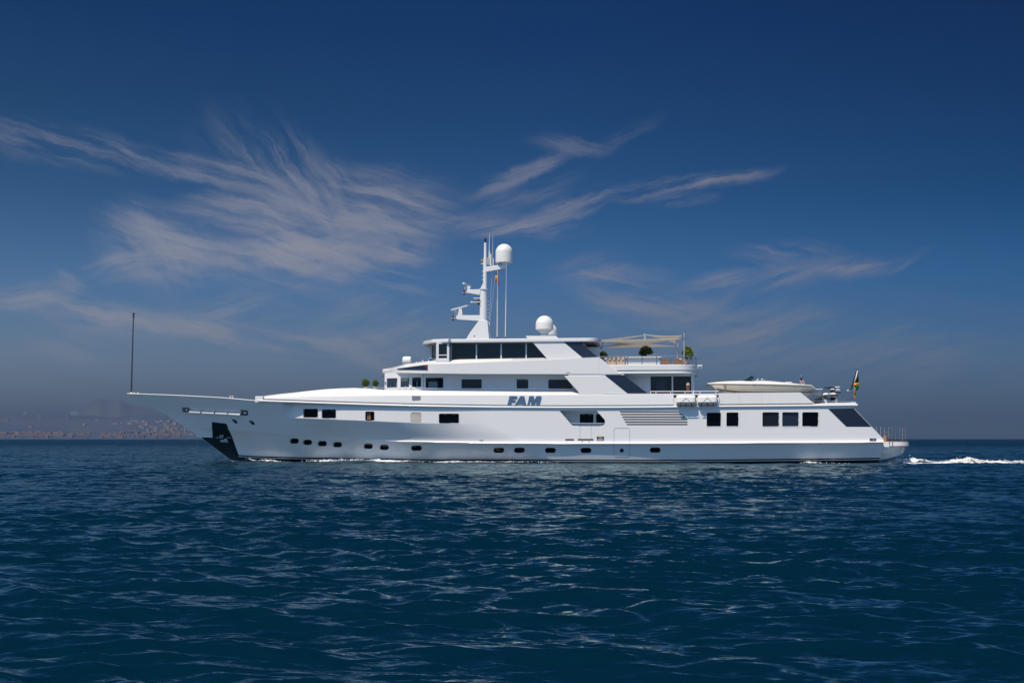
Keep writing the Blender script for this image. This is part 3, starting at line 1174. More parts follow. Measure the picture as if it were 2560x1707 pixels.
# dark strip painting in the groove shade between the rubbing strake and the bulwark above
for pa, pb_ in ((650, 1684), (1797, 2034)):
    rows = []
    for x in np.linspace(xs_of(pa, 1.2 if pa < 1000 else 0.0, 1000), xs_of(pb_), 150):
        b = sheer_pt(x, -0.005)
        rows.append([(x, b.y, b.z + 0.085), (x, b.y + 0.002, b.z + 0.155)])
    MB().grid(rows).build('gutter_shade', 'shade_grey', yacht)

# boot top, thin white line and antifouling
for nm, mt, o, f0, f1 in (('boot_stripe', 'boot_black', 0.008, lambda x: cz(BOOT, x), lambda x: cz(BOOT, x) - 1.0),
                          ('waterline_stripe', 'stripe_white', 0.014, lambda x: cz(BOOT, x) - 0.088, lambda x: cz(BOOT, x) - 0.128)):
    xs = np.linspace(xs_of(586, 3.6, 1140), float(xend(0.1)) - 0.01, 400)
    rows = []
    for x in xs:
        za, zb_ = float(f0(x)), float(f1(x))
        rows.append([(x, float(hullY(x, z)) - o, z) for z in np.linspace(za, zb_, 6)])
    MB().grid(rows).build(nm, mt, yacht, smooth=True)

# windows: panes in their recesses with slim frames
for q, w in zip(WIN_Q, HULL_WINDOWS):
    pane = hull_patch('window', q, 0.012, 'blue_glass' if w[0] == 1955.5 else ('dark_glass' if w[0] == 1906 else 'cabin_glass'), depth=WIN_D(w[0]))
    if w[0] == 913:
        for x0 in (917.5, 922.3):
            hull_patch('curtain', np.array([on_hull(a, b_) for a, b_ in ((x0, 1031), (x0 + 2.4, 1031), (x0 + 2.4, 1048.5), (x0, 1048.5))]), 0.018, 'teak', depth=WIN_D(w[0]), parent=pane)
    qo = np.array([on_hull(*p) for p in grow(rrect(*w, 3.4), 1.5)])
    hull_ring('window_frame', q, qo, 0.012, 'white_paint', pane)
for q, (cx, cy) in zip(PORT_Q, PORTS):
    pane = hull_patch('porthole', q, 0.012, 'cabin_glass', depth=PORT_D(cx))
    hw = 11.6 if cx < 1000 else 13.6
    qo = np.array([on_hull(*p) for p in grow(rrect(cx - hw, cy - 6.6, cx + hw, cy + 6.6, 6.4, 7), 1.4)])
    hull_ring('porthole_rim', q, qo, 0.012, 'hull_paint', pane)
for q in BLANK_Q:
    hull_patch('porthole_cover', q, 0.006, 'white_paint', depth=0.02)
for q in LOUV_Q:
    hull_patch('louvre_slot', q, 0.006, 'louvre_grey', sub=1.5)
vent = hull_patch('louvre_vent', VENT_Q, 0.006, 'dark_grey', depth=0.05)
mb = MB()
for k in range(9):
    y = 1033 + k * 2.75
    a, b_ = on_hull(1028, y), on_hull(1052, y)
    ya, yb = hullY(*a) + 0.02, hullY(*b_) + 0.02
    mb.hexa([(a[0], ya - 0.02, a[1] - 0.026), (b_[0], yb - 0.02, b_[1] - 0.026), (b_[0], yb + 0.02, b_[1] - 0.016), (a[0], ya + 0.02, a[1] - 0.016),
             (a[0], ya - 0.01, a[1] - 0.012), (b_[0], yb - 0.01, b_[1] - 0.012), (b_[0], yb + 0.03, b_[1]), (a[0], ya + 0.03, a[1])])
mb.build('slats', 'white_paint', vent)
for q in HAWSE_Q:
    h = hull_patch('hawse_hole', q, 0.01, 'boot_black', depth=0.3)
    hull_ring('hawse_rim', q, np.array([(a + (a - q[:, 0].mean()) * 0.25, b_ + (b_ - q[:, 1].mean()) * 0.25) for a, b_ in q]), 0.02, 'steel', h)
# mooring slots at the bow
for i, (q, s_) in enumerate(zip(SLOT_Q, SLOTS)):
    if i in (0, 5):
        fl = hull_patch('fairlead', q, 0.01, 'brown_wood', depth=0.10)
        hull_ring('fairlead_frame', q, np.array([on_hull(*p) for p in grow(slot_poly(s_), 1.3)]), 0.03, 'dark_grey', fl)
        cx, cy = (s_[0] + s_[2]) / 2 + 1.5, (s_[1] + s_[3]) / 2 + 1
        x, z = on_hull(cx, cy)
        y = float(hullY(x, z))
        MB().box(x - 0.09, x + 0.11, y - 0.02, y + 0.05, z - 0.07, z + 0.07).build('fairlead_roller', 'chrome', fl, bevel=0.03)
    else:
        fl = hull_patch('mooring_slot', q, 0.01, 'white_paint', depth=0.10)
        rr = random.Random(i)
        for k in range(5):
            cx = s_[0] + (s_[2] - s_[0]) * (k + 0.5) / 5
            x, z = on_hull(cx, s_[3] - 1.2 - rr.random() * 1.5 + (cx - s_[0]) * 0.055)
            y = float(hullY(x, z))
            w = 0.05 + 0.07 * rr.random()
            MB().box(x - w, x + w, y - 0.07, y + 0.06, z - 0.05, z + 0.03 + 0.05 * rr.random()).build('mooring_fitting', 'white_paint', fl, bevel=0.02)  # white paint in place of the sun glint on chrome
        x0, z0 = on_hull(s_[0] + 1, s_[3] - 0.4)
        x1, z1 = on_hull(s_[2], s_[3] + (s_[2] - s_[0]) * 0.055 - 0.4)
        ya, yb = float(hullY(x0, z0)), float(hullY(x1, z1))
        MB().ext([(x0, ya + 0.05, z0 + 0.14), (x0, ya - 0.22, z0 - 0.02), (x0, ya - 0.21, z0 - 0.06), (x0, ya + 0.05, z0 - 0.06)], (x1 - x0, yb - ya, z1 - z0)).build('glint_ledge', 'white_paint', fl)  # ledge added to catch sun, in place of bright glints on the chrome

# anchor pocket
AP = [(529.8, 1054.3), (566.3, 1058.8), (580, 1091), (588, 1114), (597.5, 1139.5), (597, 1152), (578, 1150.2), (570.5, 1144.4), (548, 1127.5), (520, 1106.3), (502.5, 1092.6), (531, 1093.6), (535, 1091.5), (536, 1087.5)]
AQ = np.array([on_hull(*p) for p in AP])
AQ[:, 0] = np.maximum(AQ[:, 0], xstem(AQ[:, 1]) + 0.03)
pocket = hull_patch('anchor_pocket', AQ, 0.010, 'anchor_black', sub=0.22)
anc = [(550.5, 1088), (553, 1088), (553.4, 1092), (556, 1092), (556.5, 1088), (559, 1088), (558.5, 1096), (549, 1096)]
hull_patch('anchor', np.array([on_hull(*p) for p in anc]), 0.12, 'galvanised', parent=yacht, sub=0.3, thick=0.09)
fl1 = [(551, 1104.5), (552, 1099.5), (555, 1098.5), (558.5, 1101), (561, 1097.5), (565, 1096.5), (568.5, 1099), (571.5, 1106.3), (562, 1106)]
hull_patch('anchor_fluke', np.array([on_hull(*p) for p in fl1]), 0.06, 'galvanised', parent=yacht, sub=0.3, thick=0.05)
for a, b_ in ((538.5, 549), (565, 578)):
    hull_patch('pocket_bar', np.array([on_hull(a, 1093), on_hull(b_, 1093.6), on_hull(b_, 1095.2), on_hull(a, 1094.6)]), 0.03, 'steel', sub=0.4, thick=0.02)

# things on the flat of the side
for x0, x1, y0, y1, mt, nm in ((1413, 1435, 1096.6, 1100, 'brown_wood', 'rubbing_strip'), (1444.3, 1483.6, 1096.4, 1100, 'brown_wood', 'rubbing_strip'),
                               (1198, 1208.3, 1099.2, 1101, 'grey_paint', 'drain_slot')):
    hull_patch(nm, np.array([on_hull(*p) for p in rrect(x0, y0, x1, y1, 1.2, 3)]), 0.025, mt, thick=0.02)
pl = hull_patch('name_plate', np.array([on_hull(*p) for p in ((1492, 1090.8), (1509.8, 1090.8), (1509.8, 1100.7), (1492, 1100.7))]), 0.02, 'dark_grey', thick=0.018)
hull_patch('plate_inset', np.array([on_hull(*p) for p in ((1497, 1091.8), (1505, 1091.8), (1505, 1096.5), (1497, 1096.5))]), 0.03, 'teak', parent=pl)
hull_patch('plate_light', np.array([on_hull(*p) for p in ((1494, 1097.8), (1508, 1097.8), (1508, 1099.5), (1494, 1099.5))]), 0.03, 'white_paint', parent=pl)
pl = hull_patch('vent_plate', np.array([on_hull(*p) for p in ((2174, 1095.2), (2190.3, 1095.2), (2190.3, 1101.8), (2174, 1101.8))]), 0.03, 'dark_grey', thick=0.02)
hull_patch('plate_inset', np.array([on_hull(*p) for p in ((2182, 1097), (2186, 1097), (2186, 1100), (2182, 1100))]), 0.04, 'chrome', parent=pl)


def seam(name, pxs, r=0.012, mt='grey_paint'):
    pts = []
    for p in pxs:
        x, z = on_hull(*p)
        pts.append((x, float(hullY(x, z)) - 0.002, z))
    return MB().tube(pts, r, 6).build(name, mt, yacht, smooth=True)


def dense(poly, step=1.5, closed=True):
    out = []
    n = len(poly)
    for i in range(n if closed else n - 1):
        a, b_ = poly[i], poly[(i + 1) % n]
        k = max(1, int(math.hypot(b_[0] - a[0], b_[1] - a[1]) / step))
        out += [(a[0] + (b_[0] - a[0]) * j / k, a[1] + (b_[1] - a[1]) * j / k) for j in range(k)]
    if closed:
        out.append(out[0])
    else:
        out.append(poly[-1])
    return out


sd = seam('side_door', dense(rrect(1534.8, 1069.8, 1574.4, 1140.8, 6, 5), 1.2))
c = [(1554.4 + 5 * math.cos(a), 1125.7 + 5 * math.sin(a)) for a in np.linspace(0, 6.283, 17)[:-1]]
hull_patch('porthole', np.array([on_hull(*p) for p in c]), 0.012, 'dark_glass', parent=sd)
seam('gate_seam', dense([(1450.3, 1066), (1450.3, 1096)], 2, False), 0.009)
seam('gate_seam', dense([(1477.8, 1066), (1477.8, 1096)], 2, False), 0.009)
for cx in (1455.5, 1472.5):
    x, z = on_hull(cx, 1103.5)
    y = float(hullY(x, z))
    MB().tube([(x, y + 0.01, z), (x, y - 0.05, z - 0.02)], 0.035, 8).build('step_socket', 'steel', yacht, smooth=True)

# windows and rail inside the boarding recess
for x0, y0, x1, y1 in ((1449.5, 1034.4, 1483.5, 1057.3), (1490.2, 1034.6, 1524, 1057.3)):
    a, b_ = U(x0, y0, 1.13), U(x1, y1, 1.13)
    w_ = MB().prism(rrect(x0, y0, x1, y1, 3), 1.135, 1.145).build('window', 'cabin_glass', yacht)
for k, cx in enumerate((1431, 1452, 1478, 1500)):
    p = U(cx, 1063, 0.35)
    MB().tube([(p.x, 0.35, p.z - 0.05), (p.x, 0.35, U(cx, 1057.5, 0.35).z)], 0.022, 8).build('rail_post', 'steel', yacht, smooth=True)
MB().tube([U(1429, 1057.6, 0.35), U(1511, 1057.6, 0.35)], 0.022, 8).build('hand_rail', 'steel', yacht, smooth=True)

# stern: dark glass side screen, swim platform
scr = MB()
q = [(2070.5, 1021.8), (2134, 1020.5), (2178.6, 1066.4), (2116, 1066.4)]
hull_patch('side_screen', np.array([on_hull(*p) for p in q]), 0.008, 'blue_glass', sub=0.6)


def stern_platform():
    rows = []
    zt = U(2230, 1116.5, 0.8).z
    prof = [(2200, 1150), (2215, 1147), (2230, 1143.2), (2243, 1139.5), (2253, 1136), (2259, 1131.5), (2263, 1125), (2265.5, 1118)]
    for k in range(30):
        u = k / 29
        px = 2200 + 65.5 * math.sin(u * math.pi / 2)
        py = np.interp(px, [a for a, b_ in prof], [b_ for a, b_ in prof])
        hb = 4.22 - 2.0 * u ** 3.0
        Yn = YC - hb
        B = U(px, py, Yn + 0.30)
        x, zl = B.x, min(B.z, zt - 0.02)
        iN = 0.10 + 0.66 * (zt - zl)
        rows.append([(x, YC - hb, zt), (x, YC - hb + iN * .5, zt * .5 + zl * .5), (x, YC - hb + iN, zl), (x, YC, zl - 0.1), (x, YC + hb - iN, zl), (x, YC + hb, zt), (x, YC, zt + 0.005)])
    mb = MB().grid(rows, closed=True)
    mb.f.append(tuple((len(rows) - 1) * 7 + k for k in range(7)))
    mb.build('stern_platform', 'hull_paint', yacht, smooth=True, angle=40)
    # raised lip of the swim platform
    xa, xb = U(2220, 1110, 1.0).x, U(2267, 1110, 2.2).x
    z0, z1 = U(2240, 1115, 0.9).z, U(2240, 1104.2, 0.9).z
    out = []
    for k in range(13):
        a = R(90 * k / 12)
        out.append((xb - 0.9 + 0.9 * math.cos(a), 1.55 - 0.85 * math.sin(a)))
    near = out[::1] + [(xa, 0.70), (xa - 0.0, 0.95)]
    far = [(x, 2 * YC - y) for x, y in near][::-1]
    pl_ = near + far
    MB().plan(pl_, z0, z1).build('swim_platform', 'white_paint', yacht, bevel=0.03)
    MB().plan([(x, y) for x, y in pl_], z1 + 0.004, z1 + 0.03).build('platform_deck', 'teak', yacht)
    MB().plan([(x + 0.006, y) for x, y in pl_], z0 - 0.05, z0 - 0.004).build('platform_edge', 'brown_wood', yacht)
    # boarding gate in the lip
    p = U(2231.5, 1110, 0.69)
    MB().box(p.x - 0.02, p.x + 0.02, 0.675, 0.72, z0, z1 + 0.02).build('gate_strip', 'brown_wood', yacht)
    # after deck behind the slanted side
    MB().box(U(2185, 1100, 0.5).x, U(2222, 1100, 0.7).x, 0.6, 2 * YC - 0.6, zt - 0.4, U(2215, 1104.5, 0.7).z).build('stern_step', 'white_paint', yacht, bevel=0.03)
    MB().box(U(2203, 1100, 0.5).x, U(2224, 1100, 0.7).x, 0.62, 2 * YC - 0.62, U(2215, 1104.4, 0.7).z + 0.003, U(2215, 1104.0, 0.7).z + 0.02).build('step_tread', 'teak', yacht)
    # stanchions and wires
    z2 = U(2240, 1104, 1.5).z
    fence = [(2192, 1068.5, 1.5, 1084), (2202, 1068, 1.2, 1100), (2212, 1068, 3.0, 1103), (2222, 1069, 1.4, 1103), (2230.5, 1069, 0.95, 1103), (2240, 1068.6, 1.2, 1103),
             (2250, 1069, 2.0, 1103), (2257, 1069, 4.5, 1103), (2264, 1069, 2.4, 1103)]
    tops = []
    rail = MB()
    pts = {}
    for px, py, Y, pb in fence:
        pts[px] = (U(px, py, Y), U(px, pb, Y))
    for a, b_ in ((2202, 2222), (2230.5, 2240), (2250, 2264)):
        for f in (0.0, 0.33, 0.66):
            A = pts[a][0].lerp(pts[a][1], f)
            B = pts[b_][0].lerp(pts[b_][1], f)
            rail.tube([A, B], 0.02 if f == 0 else 0.016, 8)
    r_ = rail.build('stern_railing', 'steel', yacht, smooth=True)
    for px, (A, B) in pts.items():
        MB().tube([A, B], 0.026, 8).build('rail_post', 'steel', r_, smooth=True)
        MB().lathe([(0.0, -0.045), (0.035, -0.03), (0.045, 0), (0.035, 0.03), (0, 0.045)], A, 10).build('post_finial', 'chrome', r_, smooth=True)


stern_platform()
# ------------------------------------------------------------------ superstructure
def crv(pts, Yf=0.3):
    """(px, py) curve on plane Y -> (xs, zs)"""
    P = [U(a, b, Yf) for a, b in pts]
    return np.array([p.x for p in P]), np.array([p.z for p in P])


# long bulwark and coach roof above the rubbing strake
c_fold = crv([(634, 995), (660, 991.5), (760, 989.3), (900, 988.3), (1050, 987.2), (1350, 986.6), (1570, 985.6), (1684, 985)], 0.1)
c_top = crv([(634, 989.5), (650, 986.8), (689, 982.5), (721, 980), (770, 975), (810, 971.5), (850, 969.6), (883, 969), (922, 970.6), (961, 974.2), (1056, 976), (1350, 979), (1444, 978.8), (1500, 982), (1571, 984.6), (1684, 984.2)], 0.6)
XB0, XB1 = XR0 - 0.15, U(1684, 1000, 0.05).x
rows = []
for x in np.linspace(XB0, XB1, 160):
    sp = sheer_pt(x, -0.015, 0.0)
    zf, zt = np.interp(x, *c_fold), np.interp(x, *c_top)
    zf = min(zf, zt - 0.03)
    hb = YC - sp.y
    inn = min(0.55, hb * 0.22) if x < xs_of(1500) else 0.08
    half = [(x, YC - hb, sp.z + 0.02), (x, YC - hb, sp.z + 0.10), (x, YC - hb + 0.05, zf - 0.02), (x, YC - hb + 0.10, zf + 0.015), (x, YC - hb + inn * 0.8, zt - 0.02), (x, YC - hb + inn, zt), (x, YC, zt + 0.01)]
    rows.append(half + [(a, 2 * YC - b_, c_) for a, b_, c_ in half[:-1]][::-1])
mb = MB().grid(rows)
mb.f.append(tuple(range(13)))
mb.f.append(tuple((len(rows) - 1) * 13 + k for k in range(12, -1, -1)))
mb.build('deckhouse_side', 'white_paint', yacht, smooth=True, angle=28)
# little step at the forward end and mooring gear on the foredeck
st = U(640, 995, 1.5)
MB().box(st.x - 0.05, st.x + 0.5, 1.45, 2 * YC - 1.45, st.z - 0.3, U(640, 990.5, 1.5).z).build('deck_step', 'white_paint', yacht, bevel=0.03)
for px in (576, 582):
    p = U(px, 993, 2.1)
    MB().lathe([(0.05, -0.1), (0.05, 0.05), (0.08, 0.06), (0.08, 0.10), (0.0, 0.11)], p, 12).build('bollard', 'white_paint', yacht, smooth=True, angle=50)
for px, r_ in ((328.5, .10), (336, .06), (345, .06)):
    p = U(px, 982.5, YC)
    MB().lathe([(r_, -0.08), (r_, 0.0), (r_ * .6, 0.05), (0, 0.06)], p, 10).build('bow_fitting', 'white_paint', yacht, smooth=True)
jm = thing  # noqa
jack = MB().tube([U(328, 980, YC), U(333.5, 792, YC)], 0.058, 10, 0.04).build('bow_mast', 'mast_grey', yacht, smooth=True)
MB().lathe([(0.09, -0.03), (0.09, 0.02), (0.05, 0.03), (0.05, 0.16), (0.085, 0.17), (0.085, 0.26), (0, 0.30)], U(333.8, 792, YC), 12).build('lamp', 'dark_grey', jack, smooth=True, angle=40)
MB().tube([U(328.7, 958, YC), U(337, 979, YC)], 0.008, 5).build('stay_wire', 'dark_grey', jack)

# grille on the bulwark and small drains
v = MB().prism([(1030, 989.2), (1050.5, 989.2), (1050.5, 998), (1030, 998)], 0.055, 0.12).build('grille', 'grey_paint', yacht)
for y in (992, 995):
    MB().prism([(1030, y), (1050.5, y), (1050.5, y + 0.5), (1030, y + 0.5)], 0.046, 0.054).build('grille_bar', 'soffit_grey', v)

# FAM in raised letters
LET = {
    'F': ([(395, 210), (805, 210), (780, 330), (575, 330), (548, 425), (725, 425), (695, 535), (520, 535), (475, 705), (285, 705)], None),
    'A': ([(975, 210), (1185, 210), (1300, 712), (1110, 712), (1085, 622), (855, 622), (805, 712), (670, 712)], [(1040, 400), (1058, 495), (925, 495)]),
    'M': ([(1460, 210), (1692, 210), (1722, 440), (1850, 210), (2098, 210), (2000, 712), (1815, 712), (1880, 370), (1720, 705), (1560, 705), (1522, 400), (1450, 712), (1345, 712)], None),
}


def letter(name, outer, hole):
    f = lambda p: U(1255 + p[0] / 21.38, 980 + p[1] / 21.38, -0.015)
    bm = bmesh.new()
    es = []
    for loop in (outer, hole):
        if not loop:
            continue
        vs = [bm.verts.new(f(p)) for p in loop]
        es += [bm.edges.new((vs[i], vs[(i + 1) % len(vs)])) for i in range(len(vs))]
    r_ = bmesh.ops.triangle_fill(bm, edges=es, use_beauty=True)
    fs = [g for g in r_['geom'] if isinstance(g, bmesh.types.BMFace)]
    e_ = bmesh.ops.extrude_face_region(bm, geom=fs)
    for g in e_['geom']:
        if isinstance(g, bmesh.types.BMVert):
            g.co.y += 0.035
    mb = MB()
    bm.verts.index_update()
    mb.v = [tuple(v.co) for v in bm.verts]
    mb.f = [tuple(v.index for v in f_.verts) for f_ in bm.faces]
    bm.free()
    return mb.build('letter', 'letter_blue', yacht, label='raised blue letter ' + name)


for k, (o_, h_) in LET.items():
    letter(k, o_, h_)

# ---- upper deck house
YH = 1.2


def P2(px, py, Y):
    p = U(px, py, Y)
    return p


z_ud = U(1200, 986, YH).z           # foot of the house wall
z_oh = U(1200, 932, YH).z           # under the overhang


def wall_holes(a, b, z0, z1, holes, th=0.06):
    """wall from a to b (x, y) with rectangular holes [(u0,u1,z0,z1)]; returns MB"""
    a, b = Vector(a), Vector(b)
    L = (b - a).length
    us = sorted({0, L, *[h[0] for h in holes], *[h[1] for h in holes]})
    zs = sorted({z0, z1, *[h[2] for h in holes], *[h[3] for h in holes]})
    d = (b - a) / L
    nrm = Vector((-d.y, d.x)) * th
    mb = MB()
    for i in range(len(us) - 1):
        for j in range(len(zs) - 1):
            um, zm = (us[i] + us[i + 1]) / 2, (zs[j] + zs[j + 1]) / 2
            if any(h[0] < um < h[1] and h[2] < zm < h[3] for h in holes):
                continue
            p, q = a + d * us[i], a + d * us[i + 1]
            mb.hexa([(p.x, p.y, zs[j]), (q.x, q.y, zs[j]), (q.x + nrm.x, q.y + nrm.y, zs[j]), (p.x + nrm.x, p.y + nrm.y, zs[j]),
                     (p.x, p.y, zs[j + 1]), (q.x, q.y, zs[j + 1]), (q.x + nrm.x, q.y + nrm.y, zs[j + 1]), (p.x + nrm.x, p.y + nrm.y, zs[j + 1])])
    return mb


fa = U(961.5, 960, 2.5)
fb = U(1057, 960, YH)
A2, B2 = Vector((fa.x, 2.5)), Vector((fb.x, YH))
dirAB = (B2 - A2).normalized()


def u_on_diag(px):
    """distance along the slanted front wall seen at px"""
    best = None
    for k in range(400):
        u = k / 399 * (B2 - A2).length
        q = A2 + dirAB * u
        P = U(px, 960, q.y)
        e = abs(P.x - q.x)
        if best is None or e < best[0]:
            best = (e, u)
    return best[1]


zw0, zw1 = U(1010, 967.5, 1.8).z, U(1010, 944.2, 1.8).z
hd = [(u_on_diag(a), u_on_diag(b_), zw0, zw1) for a, b_ in ((967.2, 993.2), (1001.2, 1022.6), (1030, 1052.6))]
LAB = (B2 - A2).length
far = lambda p: (p[0], 2 * YC - p[1])
wall_holes(A2, B2, z_ud - 0.3, z_oh + 0.1, hd).build('house_front', 'white_paint', yacht)
hd2 = [(LAB - b_, LAB - a, c_, d_) for a, b_, c_, d_ in hd]
wall_holes(far(B2), far(A2), z_ud - 0.3, z_oh + 0.1, hd2).build('house_front', 'white_paint', yacht)
WF = 2 * YC - 5.0
wall_holes(far(A2), A2, z_ud - 0.3, z_oh + 0.1, [(0.3, WF / 2 - 0.15, zw0, zw1), (WF / 2 + 0.15, WF - 0.3, zw0, zw1)]).build('house_front', 'white_paint', yacht)
nrm = Vector((-dirAB.y, dirAB.x))
for a, b_, c_, d_ in hd:
    p, q = A2 + dirAB * a + nrm * 0.03, A2 + dirAB * b_ + nrm * 0.03
    MB().hexa([(p.x, p.y, c_), (q.x, q.y, c_), (q.x, q.y + 0.012, c_), (p.x, p.y + 0.012, c_), (p.x, p.y, d_), (q.x, q.y, d_), (q.x, q.y + 0.012, d_), (p.x, p.y + 0.012, d_)]).build('window', 'tinted_glass', yacht)
# side wall and the rest of the house
xW0, xW1 = fb.x, U(1735, 960, YH).x
fx = U(1112, 960, YH).x
z4a, z4b = U(1086, 969.5, YH).z, U(1086, 944, YH).z
# saloon part open inside so that one looks through its windows
wx0, wx1 = U(1064, 957, YH).x, U(1108.3, 957, YH).x
wall_holes((xW0, YH), (fx, YH), z_ud - 0.3, z_oh + 0.1, [(wx0 - xW0, wx1 - xW0, z4a, z4b)]).build('house_side', 'white_paint', yacht)
wall_holes((fx, 2 * YC - YH), (xW0, 2 * YC - YH), z_ud - 0.3, z_oh + 0.1, [(fx - wx1, fx - wx0, z4a, z4b)]).build('house_side', 'white_paint', yacht)
MB().box(wx0, wx1, YH + 0.02, YH + 0.03, z4a, z4b).build('window', 'tinted_glass', yacht)
MB().box(fx, xW1, YH, 2 * YC - YH, z_ud - 0.3, z_oh + 0.1).build('deck_house', 'white_paint', yacht, bevel=0.02)
MB().plan([(A2.x + .1, A2.y + .1), (B2.x, B2.y + .15), (fx, YH + .15), (fx, 2 * YC - YH - .15), (B2.x, 2 * YC - B2.y - .15), (A2.x + .1, 2 * YC - A2.y - .1)], z_ud - 0.2, z4a - 0.12).build('saloon_floor', 'dark_grey', yacht)
# dark furniture in the saloon
for x0, x1, y0, y1, zt in ((wx0 - 0.9, wx0 - 0.55, 3.2, 4.0, zw1 - 0.1), (wx0 - 1.75, wx0 - 1.55, 5.0, 6.2, zw1), (wx0 + 0.3, wx0 + 0.5, 4, 5.5, zw1), (wx0 + 0.72, wx1 + .1, 5.6, 7.5, zw1), (wx0 - 1.2, wx0 - .95, 6.5, 7.5, zw1)):
    MB().box(x0, x1, y0, y1, z_ud - 0.1, zt).build('saloon_column', 'dark_grey', yacht, bevel=0.04)
MB().tube([(xW0 + 0.02, YH - 0.012, z_ud), (xW0 + 0.02, YH - 0.012, z_oh)], 0.018, 6).build('corner_trim', 'grey_paint', yacht)


def flush_window(x0, y0, x1, y1, Y, mt='dark_glass', r=2.6, frame='white_paint'):
    """pane a hair proud of a flat wall, with a slim frame"""
    w_ = MB().prism(rrect(x0, y0, x1, y1, r), Y - 0.008, Y + 0.02).build('window', mt, yacht)
    if frame:
        qi, qo = rrect(x0, y0, x1, y1, r), grow(rrect(x0, y0, x1, y1, r), 1.3)
        rows_ = [[U(a, b_, Y - 0.0) for a, b_ in qo], [U(a, b_, Y - 0.025) for a, b_ in qo], [U(a, b_, Y - 0.025) for a, b_ in qi], [U(a, b_, Y - 0.006) for a, b_ in qi]]
        MB().grid(rows_, closed=True).build('window_frame', frame, w_, smooth=True, angle=40)
    return w_


flush_window(1153.7, 947.8, 1204.3, 971.2, YH)
flush_window(1291.7, 948, 1320.6, 972, YH)
flush_window(1370.8, 948.6, 1430.8, 972, YH)
# curtain hooks seen behind the glass tops
for px in (1296.2, 1301, 1311.6, 1316.4):
    MB().lathe([(0, -0.01), (0.018, 0), (0, 0.01)], U(px, 950.7, YH - 0.012), 8, 'y').build('curtain_hook', 'white_plastic', yacht)
for w, pxs in ((HULL_WINDOWS[3], (1109.8, 1114.4, 1131.8, 1136.8)), ((1449.5, 1034.4, 1483.5, 1057.3), (1455.5, 1460.5, 1472.5, 1477.5)), (HULL_WINDOWS[1], (812, 816, 829, 833))):
    for px in pxs:
        Y_ = float(hullY(*on_hull(px, w[1] + 3.5))) + 0.085 if w[0] != 1449.5 else 1.12
        MB().lathe([(0, -0.01), (0.016, 0), (0, 0.01)], U(px, w[1] + 3.3, Y_), 8, 'y').build('curtain_hook', 'white_plastic', yacht)

# handrail along the side deck
hr = MB().tube([U(px, 970.5 + (px - 920) * 0.0028 if px > 960 else 967.5 + (px - 908) * 0.045, 0.75) for px in (915, 940, 960, 1000, 1100, 1200, 1300, 1400, 1440)], 0.014, 8).build('side_railing', 'steel', yacht, smooth=True)
for px in np.arange(930, 1440, 34.8):
    A, B = U(px, 971 + max(0, px - 960) * 0.0028, 0.75), U(px, 979, 0.75)
    MB().tube([A, B], 0.016, 6).build('rail_post', 'galvanised', hr)
for px in (1014, 1027, 1028.5):
    MB().lathe([(0.035, -0.15), (0.035, 0.05), (0, 0.08)], U(px, 968, 0.8), 8).build('deck_light', 'white_paint', yacht, smooth=True)
MB().lathe([(0, -0.05), (0.07, -0.03), (0.07, 0.08), (0, 0.1)], U(956, 939.5, 2.2), 10, 'x').build('deck_lamp', 'dark_grey', yacht, smooth=True, angle=40)

# ---- bridge deck: sleek overhanging bulwark
YB = 0.12
c_bot = crv([(949, 932.2), (1180, 935.4), (1450, 936), (1553, 935.6)], YB)
c_fo = crv([(949, 929.5), (970, 925.5), (993, 920.5), (1031, 915.2), (1071, 909.8), (1122, 909), (1150, 908), (1367, 899.7), (1498, 893.4)], YB)
c_tp = crv([(949, 928.2), (955, 924.8), (969, 922), (1014, 910.6), (1069, 903), (1100, 900.5), (1122, 901), (1141, 899), (1150, 898.4), (1359, 894.2), (1372, 896), (1400, 895.5), (1498, 892.4)], 0.7)
xo0, xo1 = U(949, 930, 3.6).x, U(1498, 915, YB).x
rows = []
for i in range(170):
    u = i / 169
    x = xo0 + (xo1 - xo0) * (u ** 1.35)
    xi = x - xo0
    Lf = 5.4
    hb = (YC - YB) * (1 - (1 - min(1, xi / Lf)) ** 2.6) if xi < Lf else (YC - YB)
    hb = max(hb, 0.02)
    # what the camera sees at x is drawn at its true depth
    px_y = YC - hb
    sc = (px_y - CAM.y) / (YB - CAM.y)
    xx = x / sc
    zb_, zf, zt = (np.interp(xx, *c) for c in (c_bot, c_fo, c_tp))
    zb_, zf, zt = (CAM.z + (z - CAM.z) * sc for z in (zb_, zf, zt))
    zf = max(zb_ + 0.04, zf)
    zt = max(zf + 0.015, zt)
    inn = min(0.55, hb * 0.35)
    half = [(x, YC, zb_ - 0.0), (x, YC - hb + 0.06 * min(1, hb), zb_), (x, YC - hb, zb_ + 0.03), (x, YC - hb, zf), (x, YC - hb + inn, zt), (x, YC, zt + 0.01)]
    rows.append(half + [(a, 2 * YC - b_, c_) for a, b_, c_ in half[1:-1]][::-1])
mb = MB().grid(rows, closed=True)
mb.f.append(tuple(range(len(rows[0]))))
mb.f.append(tuple((len(rows) - 1) * len(rows[0]) + k for k in range(len(rows[0]) - 1, -1, -1)))
mb.build('bridge_bulwark', 'white_paint', yacht, smooth=True, angle=22)
for Ya, Yb in ((YB, YB + 0.3), (2 * YC - YB - 0.3, 2 * YC - YB)):
    a, b_, c_ = U(1498, 893.2, YB), U(1553.5, 935.6, YB), U(1498, 935.7, YB)
    pts = [(p.x + 0.002, p.z) for p in (a, b_, c_)]
    MB().ext([(x, Ya, z) for x, z in pts], (0, Yb - Ya, 0)).build('bulwark_wing', 'white_paint', yacht, bevel=0.02)
# sloping dark window let into the bulwark, and a red mark over it
xa = MB()


